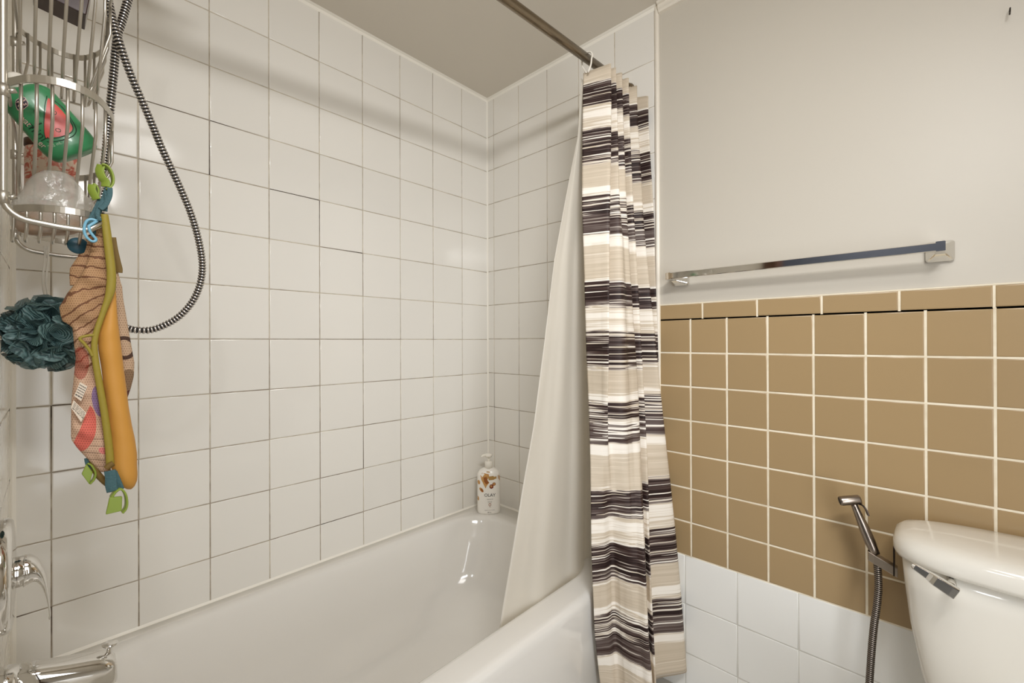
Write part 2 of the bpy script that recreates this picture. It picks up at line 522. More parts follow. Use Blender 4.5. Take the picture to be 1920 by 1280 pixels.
# ------------------------------------------------------------------ bathtub
def build_tub():
    root = empty('bathtub', (0.375, -0.72, 0))
    tag(root, 'white porcelain bathtub with a straight apron beside the tiled walls', 'bathtub')
    K = 12
    x1, y0, y1 = 0.748, YF+.002, -.002
    def ring(xa, xb, ya, yb, r, z): return [(x, y, z) for x, y in rrect(xa, xb, ya, yb, r, K)]
    R = [ring(.003, x1-.012, y0, y1, .01, 0.0), ring(.003, x1-.012, y0, y1, .01, 0.055), ring(.003, x1-.002, y0, y1, .012, 0.07),
         ring(.003, x1, y0, y1, .012, TUB_Z-.030), ring(.003, x1-.0015, y0, y1, .012, TUB_Z-.016), ring(.003, x1-.006, y0, y1, .012, TUB_Z-.006),
         ring(.003, x1-.014, y0, y1, .012, TUB_Z-.001), ring(.003, x1-.022, y0, y1, .012, TUB_Z)]
    # inner opening, rolling down
    ia, ib, ja, jb = .052, .664, YF+.085, -.105
    for off, dz in ((-.008, 0), (0, -.0015), (.007, -.006), (.012, -.014), (.017, -.03)):
        R.append(ring(ia+off, ib-off, ja+off, jb-off, .15-off*.3, TUB_Z+dz))
    for t in (.12, .3, .5, .7, .85, .94, 1.0):
        z = TUB_Z-.03-(TUB_Z-.03-.075)*t
        s = .05*t+.05*max(0, t-.7)/.3
        R.append(ring(ia+.017+s*1.1, ib-.017-s*.8, ja+.017+s*.8, jb-.017-s*2.6, .16, z))
    R.append(ring(ia+.2, ib-.2, ja+.2, jb-.45, .1, .07))
    V, F = loft(R)
    body = add('body', V, F, M_TUB, root, True)
    add('drain', *lathe([(.0, 0), (.03, 0), (.032, .002), (.024, .004), (.012, .003), (0, .003)], (.36, -1.18, .072), (0, 0, 1)), M_CHROME, root, True)
    add('overflow_plate', *lathe([(.0, 0), (.036, 0), (.036, .004), (.03, .008), (0, .009)], (.36, YF+.112, .27), (0, 1, 0)), M_CHROME, root, True)
build_tub()

# ------------------------------------------------------------------ curtain rod, hook, curtain and liner
def rod_at(y): return Vector((0.71, y, 1.9680+0.0564*y))
def build_rod():
    r = empty('shower_curtain_rod', rod_at(-.72))
    tag(r, 'tarnished steel tube rod running high above the tub edge', 'curtain rod')
    add('tube', *tube([rod_at(YF+.004), rod_at(-1.0), rod_at(-.5), rod_at(-.004)], .0128, 20), M_ROD, r, True)
    for y, s in ((-.002, -1), (YF+.002, 1)):
        add('end_flange', *lathe([(0, 0), (.019, 0), (.019, .004), (.0165, .007), (.0145, .02), (0, .02)], rod_at(y), (0, s, 0)), M_ROD, r, True)
build_rod()

def stripe_mat():
    m = bpy.data.materials.new('brushstroke_striped_cloth'); m.use_nodes = True
    nt = m.node_tree; b = nt.nodes['Principled BSDF']; L = nt.links.new
    b.inputs['Roughness'].default_value = 0.55
    setp(b, 'Specular IOR Level', 0.25)
    uv = N(nt, 'ShaderNodeUVMap', uv_map='cloth')
    sp = N(nt, 'ShaderNodeSeparateXYZ'); L(uv.outputs['UV'], sp.inputs[0])
    s, t = sp.outputs['X'], sp.outputs['Y']          # metres along the cloth, metres down from the top
    def noise2(sx, sy, det=2.0, ofs=0.0):
        cb = N(nt, 'ShaderNodeCombineXYZ')
        L(mth(nt, 'MULTIPLY', s, sx), cb.inputs[0]); L(mth(nt, 'MULTIPLY', t, sy), cb.inputs[1]); cb.inputs[2].default_value = ofs
        nz = N(nt, 'ShaderNodeTexNoise', i_Scale=1.0, i_Detail=det)
        L(cb.outputs[0], nz.inputs['Vector'])
        return nz.outputs['Fac']
    warp = mth(nt, 'MULTIPLY', mth(nt, 'SUBTRACT', noise2(9, 30), 0.5), 0.012)
    ph = mth(nt, 'FRACT', mth(nt, 'DIVIDE', mth(nt, 'ADD', mth(nt, 'ADD', t, warp), PH0), PERIOD))
    def ramp(stops):
        r = N(nt, 'ShaderNodeValToRGB'); e = r.color_ramp.elements
        while len(e) > 1: e.remove(e[-1])
        for i, (p, v) in enumerate(stops):
            x = e[0] if i == 0 else e.new(p)
            x.position = p; x.color = (v, v, v, 1)
        L(ph, r.inputs['Fac']); return r.outputs['Color']
    base = ramp([(0, .86), (.03, .70), (.06, .88), (.10, .90), (.135, .80), (.165, .46), (.19, .25), (.285, .25), (.295, .06), (.325, .04), (.335, .62), (.43, .68), (.445, .66), (.525, .66),
                 (.535, .08), (.57, .04), (.585, .22), (.745, .25), (.755, .80), (.79, .88), (.84, .88), (.865, .66), (.885, .16), (.92, .06), (.96, .20), (.985, .08), (1.0, .60)])
    amp = ramp([(0, .75), (.06, .95), (.12, 1.1), (.165, .7), (.19, .13), (.29, .13), (.335, 1.3), (.43, 1.3), (.45, .30), (.52, .40), (.535, .14), (.585, .14), (.73, .14), (.755, .65), (.80, .80), (.86, .95), (.89, .22), (.98, .22), (1.0, .6)])
    fine = noise2(2.4, 210.0, 1.0)
    mid = noise2(3.5, 95.0, 2.0, 3.7)
    st = mth(nt, 'ADD', mth(nt, 'MULTIPLY', mth(nt, 'SUBTRACT', fine, 0.5), 2.3), mth(nt, 'MULTIPLY', mth(nt, 'SUBTRACT', mid, 0.5), 1.3))
    lines = mth(nt, 'MULTIPLY', mth(nt, 'GREATER_THAN', noise2(1.6, 150.0, 0.0, 9.1), .635), -.75)
    val = mth(nt, 'ADD', mth(nt, 'ADD', base, mth(nt, 'MULTIPLY', st, amp)), mth(nt, 'MULTIPLY', lines, mth(nt, 'GREATER_THAN', base, .3)))
    cr = N(nt, 'ShaderNodeValToRGB'); e = cr.color_ramp.elements
    e[0].position = 0.0; e[0].color = (*lin((240, 234, 224)), 1)
    e[1].position = 1.0; e[1].color = (*lin((38, 25, 23)), 1)
    for p, c in ((.10, (236, 229, 218)), (.18, (208, 195, 176)), (.32, (192, 178, 157)), (.40, (230, 221, 208)), (.50, (160, 149, 140)), (.56, (106, 95, 90)), (.70, (86, 72, 67)), (.78, (64, 47, 43)), (.88, (50, 34, 31))):
        x = e.new(p); x.color = (*lin(c), 1)
    L(val, cr.inputs['Fac']); L(cr.outputs['Color'], b.inputs['Base Color'])
    # a fine weave
    w = N(nt, 'ShaderNodeTexNoise', i_Scale=900.0)
    L(uv.outputs['UV'], w.inputs['Vector'])
    bp = N(nt, 'ShaderNodeBump', i_Strength=0.08, i_Distance=0.001)
    L(w.outputs['Fac'], bp.inputs['Height']); L(bp.outputs['Normal'], b.inputs['Normal'])
    return m
PERIOD = 0.602
TOPZ = 1.924
PH0 = -(TOPZ-1.727)       # a dark band starts here

def plan(u, x=None, y=None):
    dd = FW+RT*(u-U0)/FPX
    tt = (x-CAM[0])/dd[0] if x is not None else (y-CAM[1])/dd[1]
    return CAM[0]+dd[0]*tt, CAM[1]+dd[1]*tt

def build_curtain():
    vk = [140, 200, 400, 560, 740, 860, 1000, 1150, 1280]
    tb = {'V0': [1096, 1095, 1092.5, 1096.5, 1103, 1106.5, 1108, 1114, 1126],
          'K1': [1147, 1147, 1144.5, 1142, 1139, 1139.5, 1146, 1150, 1160],
          'KS': [1157, 1158, 1160, 1163, 1167, 1170, 1177, 1182, 1192],
          'K2': [1168, 1169, 1175, 1184, 1195.5, 1201, 1208, 1214, 1225],
          'K3': [1181, 1182, 1189.5, 1198.6, 1207.5, 1212.6, 1216.5, 1223, 1229],
          'K4': [1196, 1198, 1208, 1222, 1238.5, 1250, 1264, 1276, 1285],
          'K5': [1217, 1218, 1227, 1231, 1236, 1246, 1260, 1272, 1281]}
    rows = 110
    V, UV, F = [], [], []
    ncol = None
    for r in range(rows+1):
        f = r/rows
        z = TOPZ+(0.074-TOPZ)*f
        v = 638+(1.10-z)*620
        g = lambda k: float(np.interp(v, vk, tb[k]))
        lo = min(1, max(0, (1.05-z)/0.9))                # 0 above, 1 near the floor
        xv = 0.700+0.068*min(1, max(0, (1.88-z)/1.45))   # valleys stay outside the tub apron
        xk = 0.772+0.080*min(1, max(0, (1.9-z)/1.8))
        P0 = plan(g('V0'), x=xv)
        soft = min(1, max(0, (1.85-z)/.45))              # the small extra pleat of the heading dies out
        k1x = xk+((xv+.014)-xk)*lo
        P1 = plan(g('K1'), x=k1x)
        P2 = plan(g('K2'), x=xk)
        PS = plan(g('KS'), x=xk*(1-soft)+(xk*.5+k1x*.5+.004)*soft)
        P3 = plan(g('K3'), x=xk+.004)
        def ray(u, t):                                   # plan point at depth t
            dd = FW+RT*(u-U0)/FPX
            return (CAM[0]+dd[0]*t, CAM[1]+dd[1]*t)
        def lerp2(a, b_, t): return (a[0]+(b_[0]-a[0])*t, a[1]+(b_[1]-a[1])*t)
        bil = float(np.interp(z, [.05, .30, .50, .70, 1.0], [1.0, 1.0, 1.0, .8, 0.0]))
        t2 = float(np.interp(z, [.05, .30, .50, .70, 1.0], [1.19, 1.20, 1.222, 1.25, 1.29]))
        P1 = lerp2(P1, ray(g('K1'), 1.262), bil)         # low down the cloth billows out into the room
        P2 = lerp2(P2, ray(g('K2'), t2), bil)
        PS = lerp2(PS, ray(g('KS'), .45*1.262+.55*t2-.006), bil)
        P3 = lerp2(P3, ray(g('K3'), t2+.055), bil)
        P4 = plan(g('K4'), y=-.045+.020*lo)
        P5 = plan(g('K5'), y=-.014)
        def valley(a, b, dep):
            return (xv+.006+(1-dep)*0.035, 0.5*(a[1]+b[1])+.004)
        V23 = lerp2(valley(P2, P3, 1), ray(g('K2')-5, t2+.075), bil)
        V34 = lerp2((xv+.006, .5*(P3[1]+P4[1])+.004), ray(g('K3')-4, 1.335), bil)
        # the first fold softens lower down
        mid1 = lerp2(P1, PS, .5); v1 = lerp2((xv+.012, mid1[1]), (mid1[0]-.003, mid1[1]), max(lo, bil))
        mid2 = lerp2(PS, P2, .5); v2 = lerp2((xv+.025, mid2[1]), mid2, soft)
        nodes = [P0, ((P0[0]*.5+P1[0]*.5)+.006, P0[1]*.5+P1[1]*.5), P1, v1, PS, v2, P2, V23, P3, V34, P4, valley(P4, P5, .8), P5, (P5[0]-.055, -.010)]
        nodes = [(a, min(b, -.0075), 0) for a, b in nodes]
        pts = catmull(nodes, 9)
        # fine irregular waver
        arc = 0
        for k, p in enumerate(pts):
            if k: arc += 0.0078 if True else 0
            wob = mnoise.noise(Vector((k*.35, z*3.0, 1.3)))*.0022
            zz = z
            if f < .05:                                # the top hem sags between the hooks
                zz += (1-f/.05)*float(np.interp(k, [0, 18, 36, 54, 72, 90, 108, 126], [-.012, .001, .004, .003, .001, .018, -.014, -.02]))
            if f > .93:
                zz += (f-.93)/.07*.010*math.sin(k*.21+1.0)
            V.append((p.x+wob, min(p.y+wob*.5, -.006), zz)); UV.append((arc, TOPZ-z))
        ncol = len(pts)
    for r in range(rows):
        for c in range(ncol-1):
            a = r*ncol+c
            F.append((a, a+1, a+ncol+1, a+ncol))
    m = stripe_mat()
    root = empty('shower_curtain', (0.77, -.15, 0.06))
    tag(root, 'brown and cream brushstroke striped cloth curtain bunched at the tub end', 'curtain')
    o = add('cloth', V, F, m, root, True, recalc=False)
    uvl = o.data.uv_layers.new(name='cloth')
    for lp in o.data.loops: uvl.data[lp.index].uv = UV[lp.vertex_index]
    so = o.modifiers.new('thickness', 'SOLIDIFY'); so.thickness = 0.0012; so.offset = 0
    return o
curtain = build_curtain()

M_LINER = mat('white_vinyl_liner', (238, 234, 225), 0.38)
nt = M_LINER.node_tree; b = nt.nodes['Principled BSDF']
tr = N(nt, 'ShaderNodeBsdfTranslucent'); tr.inputs[0].default_value = (*lin((240, 236, 228)), 1)
ms = N(nt, 'ShaderNodeMixShader', i_Fac=0.52)
nt.links.new(b.outputs[0], ms.inputs[1]); nt.links.new(tr.outputs[0], ms.inputs[2])
nt.links.new(ms.outputs[0], nt.nodes['Material Output'].inputs['Surface'])

def build_liner():
    vk = [150, 250, 490, 800, 1170, 1300]
    e0 = [1091, 1085, 1040, 1000, 934, 915]          # free edge
    e1 = [1094, 1088, 1063, 1048, 1019, 1010]        # first soft crease
    e2 = [1098, 1096, 1078, 1072, 1062, 1060]
    e3 = [1104, 1100, 1092, 1092, 1090, 1092]
    rows = 80; V, F = [], []
    for r in range(rows+1):
        f = r/rows; z = 1.893+(0.235-1.893)*f
        v = 638+(1.10-z)*700 if z < 1.1 else 638+(1.10-z)*625
        s = min(1, (1.893-z)/1.5)
        x0 = .697-.056*s if z > .36 else .697-.056-(.36-z)*.25
        A = plan(float(np.interp(v, vk, e0)), x=x0)
        Bq = plan(float(np.interp(v, vk, e1)), x=x0+.012*s)
        C = plan(float(np.interp(v, vk, e2)), x=x0-.004*s)
        D = plan(float(np.interp(v, vk, e3)), x=x0+.004*s)
        E = (x0-.02*s, min(D[1]+.05, -.13)); G = (x0-.002, min(D[1]+.10, -.118))
        nodes = [(a, min(bb, -.112), 0) for a, bb in (A, ((A[0]+Bq[0])/2-.004*s, (A[1]+Bq[1])/2), Bq, C, D, E, G)]
        pts = catmull(nodes, 8)
        for k, p in enumerate(pts):
            V.append((p.x+mnoise.noise(Vector((k*.2, z*4, 7)))*.003*s, p.y, z))
        n = len(pts)
    for r in range(rows):
        for c in range(n-1):
            a = r*n+c; F.append((a, a+1, a+n+1, a+n))
    root = empty('curtain_liner', (0.65, -.4, 0.24))
    tag(root, 'plain off-white vinyl curtain hanging down inside the tub', 'curtain liner')
    o = add('vinyl_sheet', V, F, M_LINER, root, True, recalc=False)
    so = o.modifiers.new('thickness', 'SOLIDIFY'); so.thickness = 0.0006; so.offset = 0
build_liner()

def build_hook():
    c = rod_at(-.262)
    P = []
    for k in range(0, 22):
        a = math.radians(-62+k*296/21)
        P.append(c+Vector((math.sin(a)*.0195, .004*math.sin(a*.5), math.cos(a)*.0195+(-.012 if math.cos(a) < -.2 else 0))))
    P = [c+Vector((.012, -.012, -.052)), c+Vector((.020, -.010, -.032)), c+Vector((.0195, -.005, -.010))]+[c+Vector((math.cos(a)*.0185, 0, math.sin(a)*.0185)) for a in [PI*k/8 for k in range(0, 9)]]+[c+Vector((-.0185, .002, -.012)), c+Vector((-.010, .002, -.03)), c+Vector((0, -.004, -.044))]
    o = add('curtain_hook', *tube(catmull(P, 4), .0029, 10, flat=.8), M_WPLASTIC, None, True)
    tag(o, 'white plastic hook looped over the steel rod at the curtain edge', 'hook')
build_hook()

# ------------------------------------------------------------------ towel bar on the painted wall
def pyramid_mount(root, cx, cz, px):
    rings = []
    for w, h, y, r in ((.0235, .0225, 0, .006), (.0235, .0225, -.005, .006), (.0205, .0195, -.010, .005)):
        rings.append([(x, y, z) for x, z in rrect(cx-w, cx+w, cz-h, cz+h, r, 5)])
    for w, h, y in ((.009, .011, -.028), (.0075, .0105, -.050), (.0075, .0105, -.072)):
        rings.append([(x, y, z) for x, z in rrect(px-w, px+w, cz+.002-h, cz+.002+h, .0015, 5)])
    V, F = loft(rings)
    return add('mount', V, F, M_CHROME, root, False)
def build_towel_bar():
    root = empty('towel_bar', (1.17, 0, 1.298))
    tag(root, 'chrome towel bar with square mounts on the painted wall', 'towel bar')
    pyramid_mount(root, .888, 1.2975, .874); pyramid_mount(root, 1.4685, 1.2985, 1.4685)
    o = add('bar', *box(.868, 1.466, -.0715, -.0585, 1.2905, 1.3085), M_CHROME, root); bevel_obj(o, .0012, 1)
build_towel_bar()
nail = add('nail', *tube([(1.5735, .003, 1.786), (1.573, -.012, 1.785), (1.5725, -.014, 1.776), (1.572, -.0145, 1.770)], .0012, 8), M_DARKM, None, True)
tag(nail, 'small bent dark nail sticking out high on the painted wall', 'nail')

# ------------------------------------------------------------------ toilet
def build_toilet():
    M_CER = mat('toilet_ceramic', (232, 228, 218), 0.10, coat=0.3)
    root = empty('toilet', (1.64, -.2, 0))
    tag(root, 'white ceramic toilet against the tan tiled wall', 'toilet')
    cx = 1.640
    def outline(w, yb, yf, e, n=56):
        """flat back, bowed front"""
        P = []
        for i in range(n):
            a = 2*PI*i/n; c, s = math.cos(a), math.sin(a)
            x = math.copysign(abs(c)**(2/e), c)*w
            y = math.copysign(abs(s)**(2/e), s)
            y = -.5*(yb+yf)*-1+y*(yb-yf)/2 if False else (yb+yf)/2+y*(yb-yf)/2
            y -= (1-(x/w)**2)*.022 if s < 0 else 0
            P.append((cx+x, y))
        return P
    lid = []
    for w, yb, yf, z, e in ((.232, -.012, -.196, .652, 4.0), (.244, -.008, -.206, .655, 4.0), (.2475, -.006, -.210, .664, 4.0), (.2475, -.006, -.210, .678, 4.0),
                            (.244, -.008, -.206, .690, 3.8), (.234, -.014, -.196, .6985, 3.6), (.215, -.026, -.180, .703, 3.4), (.15, -.06, -.14, .7055, 3.0), (.05, -.09, -.11, .706, 2.5)):
        lid.append([(x, y, z) for x, y in outline(w, yb, yf, e)])
    add('tank_lid', *loft(lid), M_CER, root, True)
    tank = []
    for w, yb, yf, z, e in ((.165, -.03, -.150, .335, 4.5), (.180, -.022, -.162, .345, 4.5), (.196, -.016, -.170, .375, 5), (.206, -.014, -.176, .42, 5.5), (.222, -.012, -.184, .52, 6), (.230, -.012, -.188, .60, 6), (.2335, -.012, -.190, .653, 6)):
        tank.append([(x, y, z) for x, y in outline(w, yb, yf, e)])
    add('tank', *loft(tank), M_CER, root, True)
    # bowl, seat and cover (below the frame)
    def oval(w, yb, yf, z, n=48):
        P = []
        for i in range(n):
            a = 2*PI*i/n
            P.append((cx+w*math.sin(a), (yb+yf)/2+(yb-yf)/2*math.cos(a), z))
        return P
    bowl = [oval(.11, -.12, -.52, 0), oval(.115, -.11, -.53, .03), oval(.10, -.12, -.50, .12), oval(.12, -.10, -.56, .22), oval(.165, -.06, -.66, .31), oval(.185, -.04, -.70, .345), oval(.185, -.04, -.70, .362), oval(.12, -.24, -.64, .36), oval(.09, -.28, -.58, .26), oval(.05, -.33, -.5, .20)]
    add('bowl', *loft(bowl), M_CER, root, True)
    seat = [oval(.186, -.215, -.705, .363), oval(.19, -.21, -.71, .370), oval(.186, -.215, -.705, .380)]
    add('seat', *loft(seat), M_CER, root, True)
    cover = [oval(.184, -.217, -.70, .381), oval(.188, -.212, -.705, .39), oval(.175, -.23, -.69, .398), oval(.08, -.33, -.6, .401)]
    add('seat_cover', *loft(cover), M_CER, root, True)
    # trip lever: flat paddle with a step, mounted near the left end of the front
    lv = []
    A, Bp = Vector((1.4245, -.2385, .6690)), Vector((1.4845, -.2440, .6425))
    dx = (Bp-A).normalized(); up = Vector((0, 0, 1)); up = (up-dx*up.dot(dx)).normalized(); out = dx.cross(up)
    if out.y > 0: out = -out
    for s, h, t, o in ((0, .0035, .0025, .000), (.004, .0055, .004, .001), (.024, .0075, .005, .002), (.030, .0088, .0055, .0045), (.036, .0095, .006, .006), (.058, .0105, .0065, .0075), (.066, .0105, .0065, .0075), (.067, .009, .005, .0075)):
        c = A+dx*s+out*o
        lv.append([c+up*yy+out*xx for xx, yy in rrect(-t, t, -h, h, .002, 4)])
    lever = add('flush_lever', *loft(lv), M_CHROME, root)
    add('lever_stem', *tube([Bp+Vector((-.006, .052, .004)), Bp+Vector((-.006, .002, .002))], .007, 12), M_CHROME, root, True)
build_toilet()

# ------------------------------------------------------------------ bidet sprayer, holder, hose
def ribbed(path, r, pitch, m_hi, m_lo, name, parent, seg=12, groove=.8, ratio=.62):
    """corrugated metal hose: raised rings with dark gaps between, real relief"""
    path = [Vector(p) for p in path]
    L = [0]
    for a, b_ in zip(path, path[1:]): L.append(L[-1]+(b_-a).length)
    n = int(L[-1]/pitch); ss = []; rr = []
    for k in range(n):
        for q, g in ((0.0, groove), (0.06, 1.0), (ratio*.5, 1.06), (ratio-.06, 1.0), (ratio, groove)):
            ss.append((k+q)*pitch); rr.append(r*g)
    arr = np.array(path)
    pts = [Vector([float(np.interp(s, L, arr[:, i])) for i in range(3)]) for s in ss]
    V, F = tube(pts, rr, seg)
    o = add(name, V, F, m_hi, parent, True)
    o.data.materials.append(m_lo)
    for i, p in enumerate(o.data.polygons):
        if (i//seg) % 5 in (3, 4, 0) and i < (len(ss)-1)*seg: p.material_index = 1
    return o

def build_sprayer():
    yb = -.085
    root = empty('bidet_sprayer', at(1640, 1037, 'y', yb))
    tag(root, 'brushed gunmetal handheld bidet sprayer with a ribbed hose beside the toilet tank', 'bidet sprayer')
    tip, hb = at(1574, 939, 'y', yb-.012), at(1614, 936, 'y', yb+.004)
    ax = (hb-tip).normalized(); Lh = (hb-tip).length
    add('head', *lathe([(.004, .001), (.0090, 0), (.0104, .0012), (.0108, .004), (.0108, Lh-.004), (.0095, Lh-.001), (0, Lh)], tip, ax), M_BRONZE, root, True)
    add('nozzle_face', *lathe([(0, -.0004), (.0084, -.0004), (.0084, .001), (0, .001)], tip, ax), M_BLACKGAP, root, True)
    h0, h1 = at(1600, 942, 'y', yb), at(1641, 1038, 'y', yb-.004)
    pth = [h0.lerp(h1, k/10) for k in range(11)]
    rad = [.0068, .0070, .0076, .0084, .0094, .0102, .0106, .0107, .0106, .0094, .0092]
    add('handle', *tube(pth, rad, 18), M_BRONZE, root, True)
    t0, t1, t2, t3 = at(1609, 943, 'y', yb-.002), at(1617, 947, 'y', yb-.002), at(1624, 956, 'y', yb-.002), at(1628, 966, 'y', yb-.002)
    add('trigger', *band(catmull([t0, t1, t2, t3], 4), .011, .0032, ref=(0.35, -.9, 0)), M_DARKM, root)
    hp = [at(u, v, 'y', yb-.004) for u, v in ((1643, 1044), (1646, 1072), (1647, 1100), (1644, 1135), (1639, 1170), (1635, 1210), (1632, 1250), (1629, 1300), (1625, 1380))]
    hp += [Vector((1.335, -.07, .10)), Vector((1.36, -.03, .09)), Vector((1.38, .0, .10))]
    ribbed(catmull(hp, 10), .0072, .0046, M_BRONZE, M_BLACKGAP, 'hose', root, 10, .76, .70)
    # holder: ring + arm hooked over the tank side
    hr = empty('sprayer_holder', at(1652, 1048, 'y', yb))
    tag(hr, 'gunmetal bracket hooked on the tank side carrying the bidet sprayer', 'holder')
    c0, c1 = at(1640, 1046, 'y', yb-.004), Vector((1.3985, yb-.006, .590))
    d_ = (c1-c0).normalized()
    rings = []
    for s, w in ((-.013, .006), (-.011, .0095), (0, .011), (.012, .0105), ((c1-c0).length, .0085)):
        c = c0+d_*s
        rings.append([c+Vector((0, a, b_)) for a, b_ in rrect(-w, w, -.0105, .0105, .002, 4)])
    add('arm', *loft(rings), mat('brushed_holder_metal', (176, 164, 150), .36, 1.0), hr)
    o = add('hook_plate', *box(1.3915, 1.3940, yb-.016, yb+.010, .582, .651), M_DARKM, hr)
build_sprayer()

# ------------------------------------------------------------------ body wash bottle on the far ledge
def build_wash_bottle():
    M_BOT = mat('white_bottle_plastic', (240, 236, 228), 0.3, coat=0.2)
    M_TAN = mat('print_tan', (196, 146, 84), 0.4); M_GOLD = mat('print_gold', (176, 138, 78), 0.4)
    M_BRN = mat('print_brown', (150, 88, 40), 0.4); M_RED = mat('print_dark_red', (120, 36, 26), 0.4)
    base = Vector((.0965, -.0905, TUB_Z+.0005))
    root = empty('body_wash_bottle', base)
    tag(root, 'white pump bottle with brown nut print and black OLAY lettering in the far corner', 'pump bottle')
    nf = Vector((CAM[0]-base.x, CAM[1]-base.y, 0)).normalized()      # its label side faces the room
    rg = Vector((-nf.y, nf.x, 0))
    W, D, Hh = .0485, .0285, .190
    E = 2.7
    def prof(z):
        s = 1.0
        if z < .012: s = .90+.10*math.sqrt(max(0, 1-((.012-z)/.012)**2))
        if z > Hh-.032:
            t = (z-(Hh-.032))/.032
            s = math.sqrt(max(0.0, 1-(t*.955)**2))*.99+.01
        return s
    zs = [0, .002, .006, .012]+[.02+k*.0138 for k in range(10)]+[Hh-.030+k*.0028 for k in range(11)]+[Hh]
    rings = []
    for z in zs:
        s = prof(z)
        rings.append([base+rg*a+nf*b_+Z*z for a, b_ in sq(48, max(W*s, .014), max(D*(s*.85+.15), .0125), E)])
    add('bottle', *loft(rings), M_BOT, root, True)
    top = base+Z*Hh
    add('collar', *lathe([(.0165, -.004), (.0165, .022), (.0145, .026), (.007, .027), (.0065, .028)], top, (0, 0, 1)), M_WPLASTIC, root, True)
    add('pump_stem', *lathe([(.0042, .02), (.0042, .048)], top, (0, 0, 1), 12), M_WPLASTIC, root, True)
    sd = (-rg*.94+nf*.3).normalized()
    hd = merge([lathe([(.0, .044), (.0125, .044), (.0155, .050), (.0145, .056), (.006, .059), (0, .0595)], top, (0, 0, 1)),
                tube(catmull([top+Z*.052, top+Z*.053+sd*.015, top+Z*.051+sd*.026, top+Z*.046+sd*.031], 4), [.006]*4+[.0052]*4+[.0045]*4+[.004], 12)])
    add('pump_head', *hd, M_WPLASTIC, root, True)
    def surf(a, z, off=.0005):
        s = prof(z); w, dd = max(W*s, .014), max(D*(s*.85+.15), .0125)
        q = max(0.0, 1-abs(a/w)**E)
        return base+rg*a+nf*(dd*q**(1/E)+off)+Z*z
    def decal(name, poly, m, off=.0005):
        c = (sum(p[0] for p in poly)/len(poly), sum(p[1] for p in poly)/len(poly))
        V = [surf(*c, off)]; F = []
        n = len(poly)
        for k in (.5, 1):
            V += [surf(c[0]+(p[0]-c[0])*k, c[1]+(p[1]-c[1])*k, off) for p in poly]
        for i in range(n):
            j = (i+1) % n
            F += [(0, 1+i, 1+j), (1+i, 1+n+i, 1+n+j, 1+j)]
        return add(name, V, F, m, root, True)
    def ell(cx, cz, a, b_, rot=0, n=20):
        return [(cx+math.cos(t)*a*math.cos(rot)-math.sin(t)*b_*math.sin(rot), cz+math.cos(t)*a*math.sin(rot)+math.sin(t)*b_*math.cos(rot)) for t in [2*PI*k/n for k in range(n)]]
    # pixel offsets of the print on the photograph's bottle -> metres on its front
    k = 2*W/44.0
    def pt(u, v): return ((u-914.8)*k, (955.5-v)*k*1.0)
    def poly(*uv): return [pt(u, v) for u, v in uv]
    decal('nut_print', poly((899, 882), (902, 877), (908, 877.5), (915, 879), (916, 884), (912, 890), (916, 895), (911, 901), (909, 906), (905, 898), (901, 890)), M_TAN)
    decal('nut_print', poly((905, 885), (911, 884), (912, 889), (915.5, 895), (910, 898), (906, 893)), M_BRN, .0008)
    decal('nut_print', ell(*pt(901, 909), .0115, .0062, -.85), M_TAN); decal('nut_print', ell(*pt(902, 909.5), .008, .004, -.85), M_BRN, .0008)
    decal('nut_print', ell(*pt(896, 895), .0055, .009, .1), M_TAN); decal('nut_print', ell(*pt(894.6, 926), .004, .009, .1), M_TAN)
    decal('nut_print', ell(*pt(914, 875.2), .0085, .0028, -.1), M_GOLD)
    decal('gold_band', poly((914, 883.5), (923, 882.5), (933, 882), (933.5, 889), (923, 890), (915, 890.5)), M_GOLD)
    decal('gold_band', poly((933.5, 881), (936, 881.5), (936.3, 893), (935, 892), (934, 887)), M_TAN)
    decal('berry_print', ell(*pt(920, 902.5), .0086, .0092), M_RED); decal('berry_print', ell(*pt(925, 898), .0072, .0068), M_BRN)
    decal('berry_print', ell(*pt(919.6, 902), .0045, .005), M_TAN, .0008); decal('berry_print', ell(*pt(925.2, 897.8), .0045, .004), M_TAN, .0008)
    def lettering(body, size, u, v, name='lettering'):
        tv, tf = text_shape(body, size)
        cu, cv = pt(u, v)
        add(name, [surf(cu+a, cv+b_, .0007) for a, b_ in tv], tf, M_BLACK, root)
    lettering('OLAY', .0185, 917, 919)
    lettering('SHEA BUTTER', .0042, 917.2, 926.6); lettering('body wash', .0042, 917.2, 931)
    lettering('gel douche', .0034, 917.2, 933); lettering('crème', .0034, 917.2, 941.5); lettering('887 mL', .0052, 916.2, 951.6)
    tv, tf = tube([Vector((math.cos(t)*.0042, math.sin(t)*.0056, 0)) for t in [2*PI*q/20 for q in range(20)]], .0010, 4, closed=True, ref=(0, 0, 1))
    cu, cv = pt(917, 937)
    add('seal_print', [surf(cu+v[0], cv+v[1], .0006+v[2]*.2) for v in tv], tf, M_BRN, root)
    decal('rule_print', [(pt(907, 947.4)), (pt(926, 947.0)), (pt(926, 947.4)), (pt(907, 947.8))], M_BLACK)
build_wash_bottle()

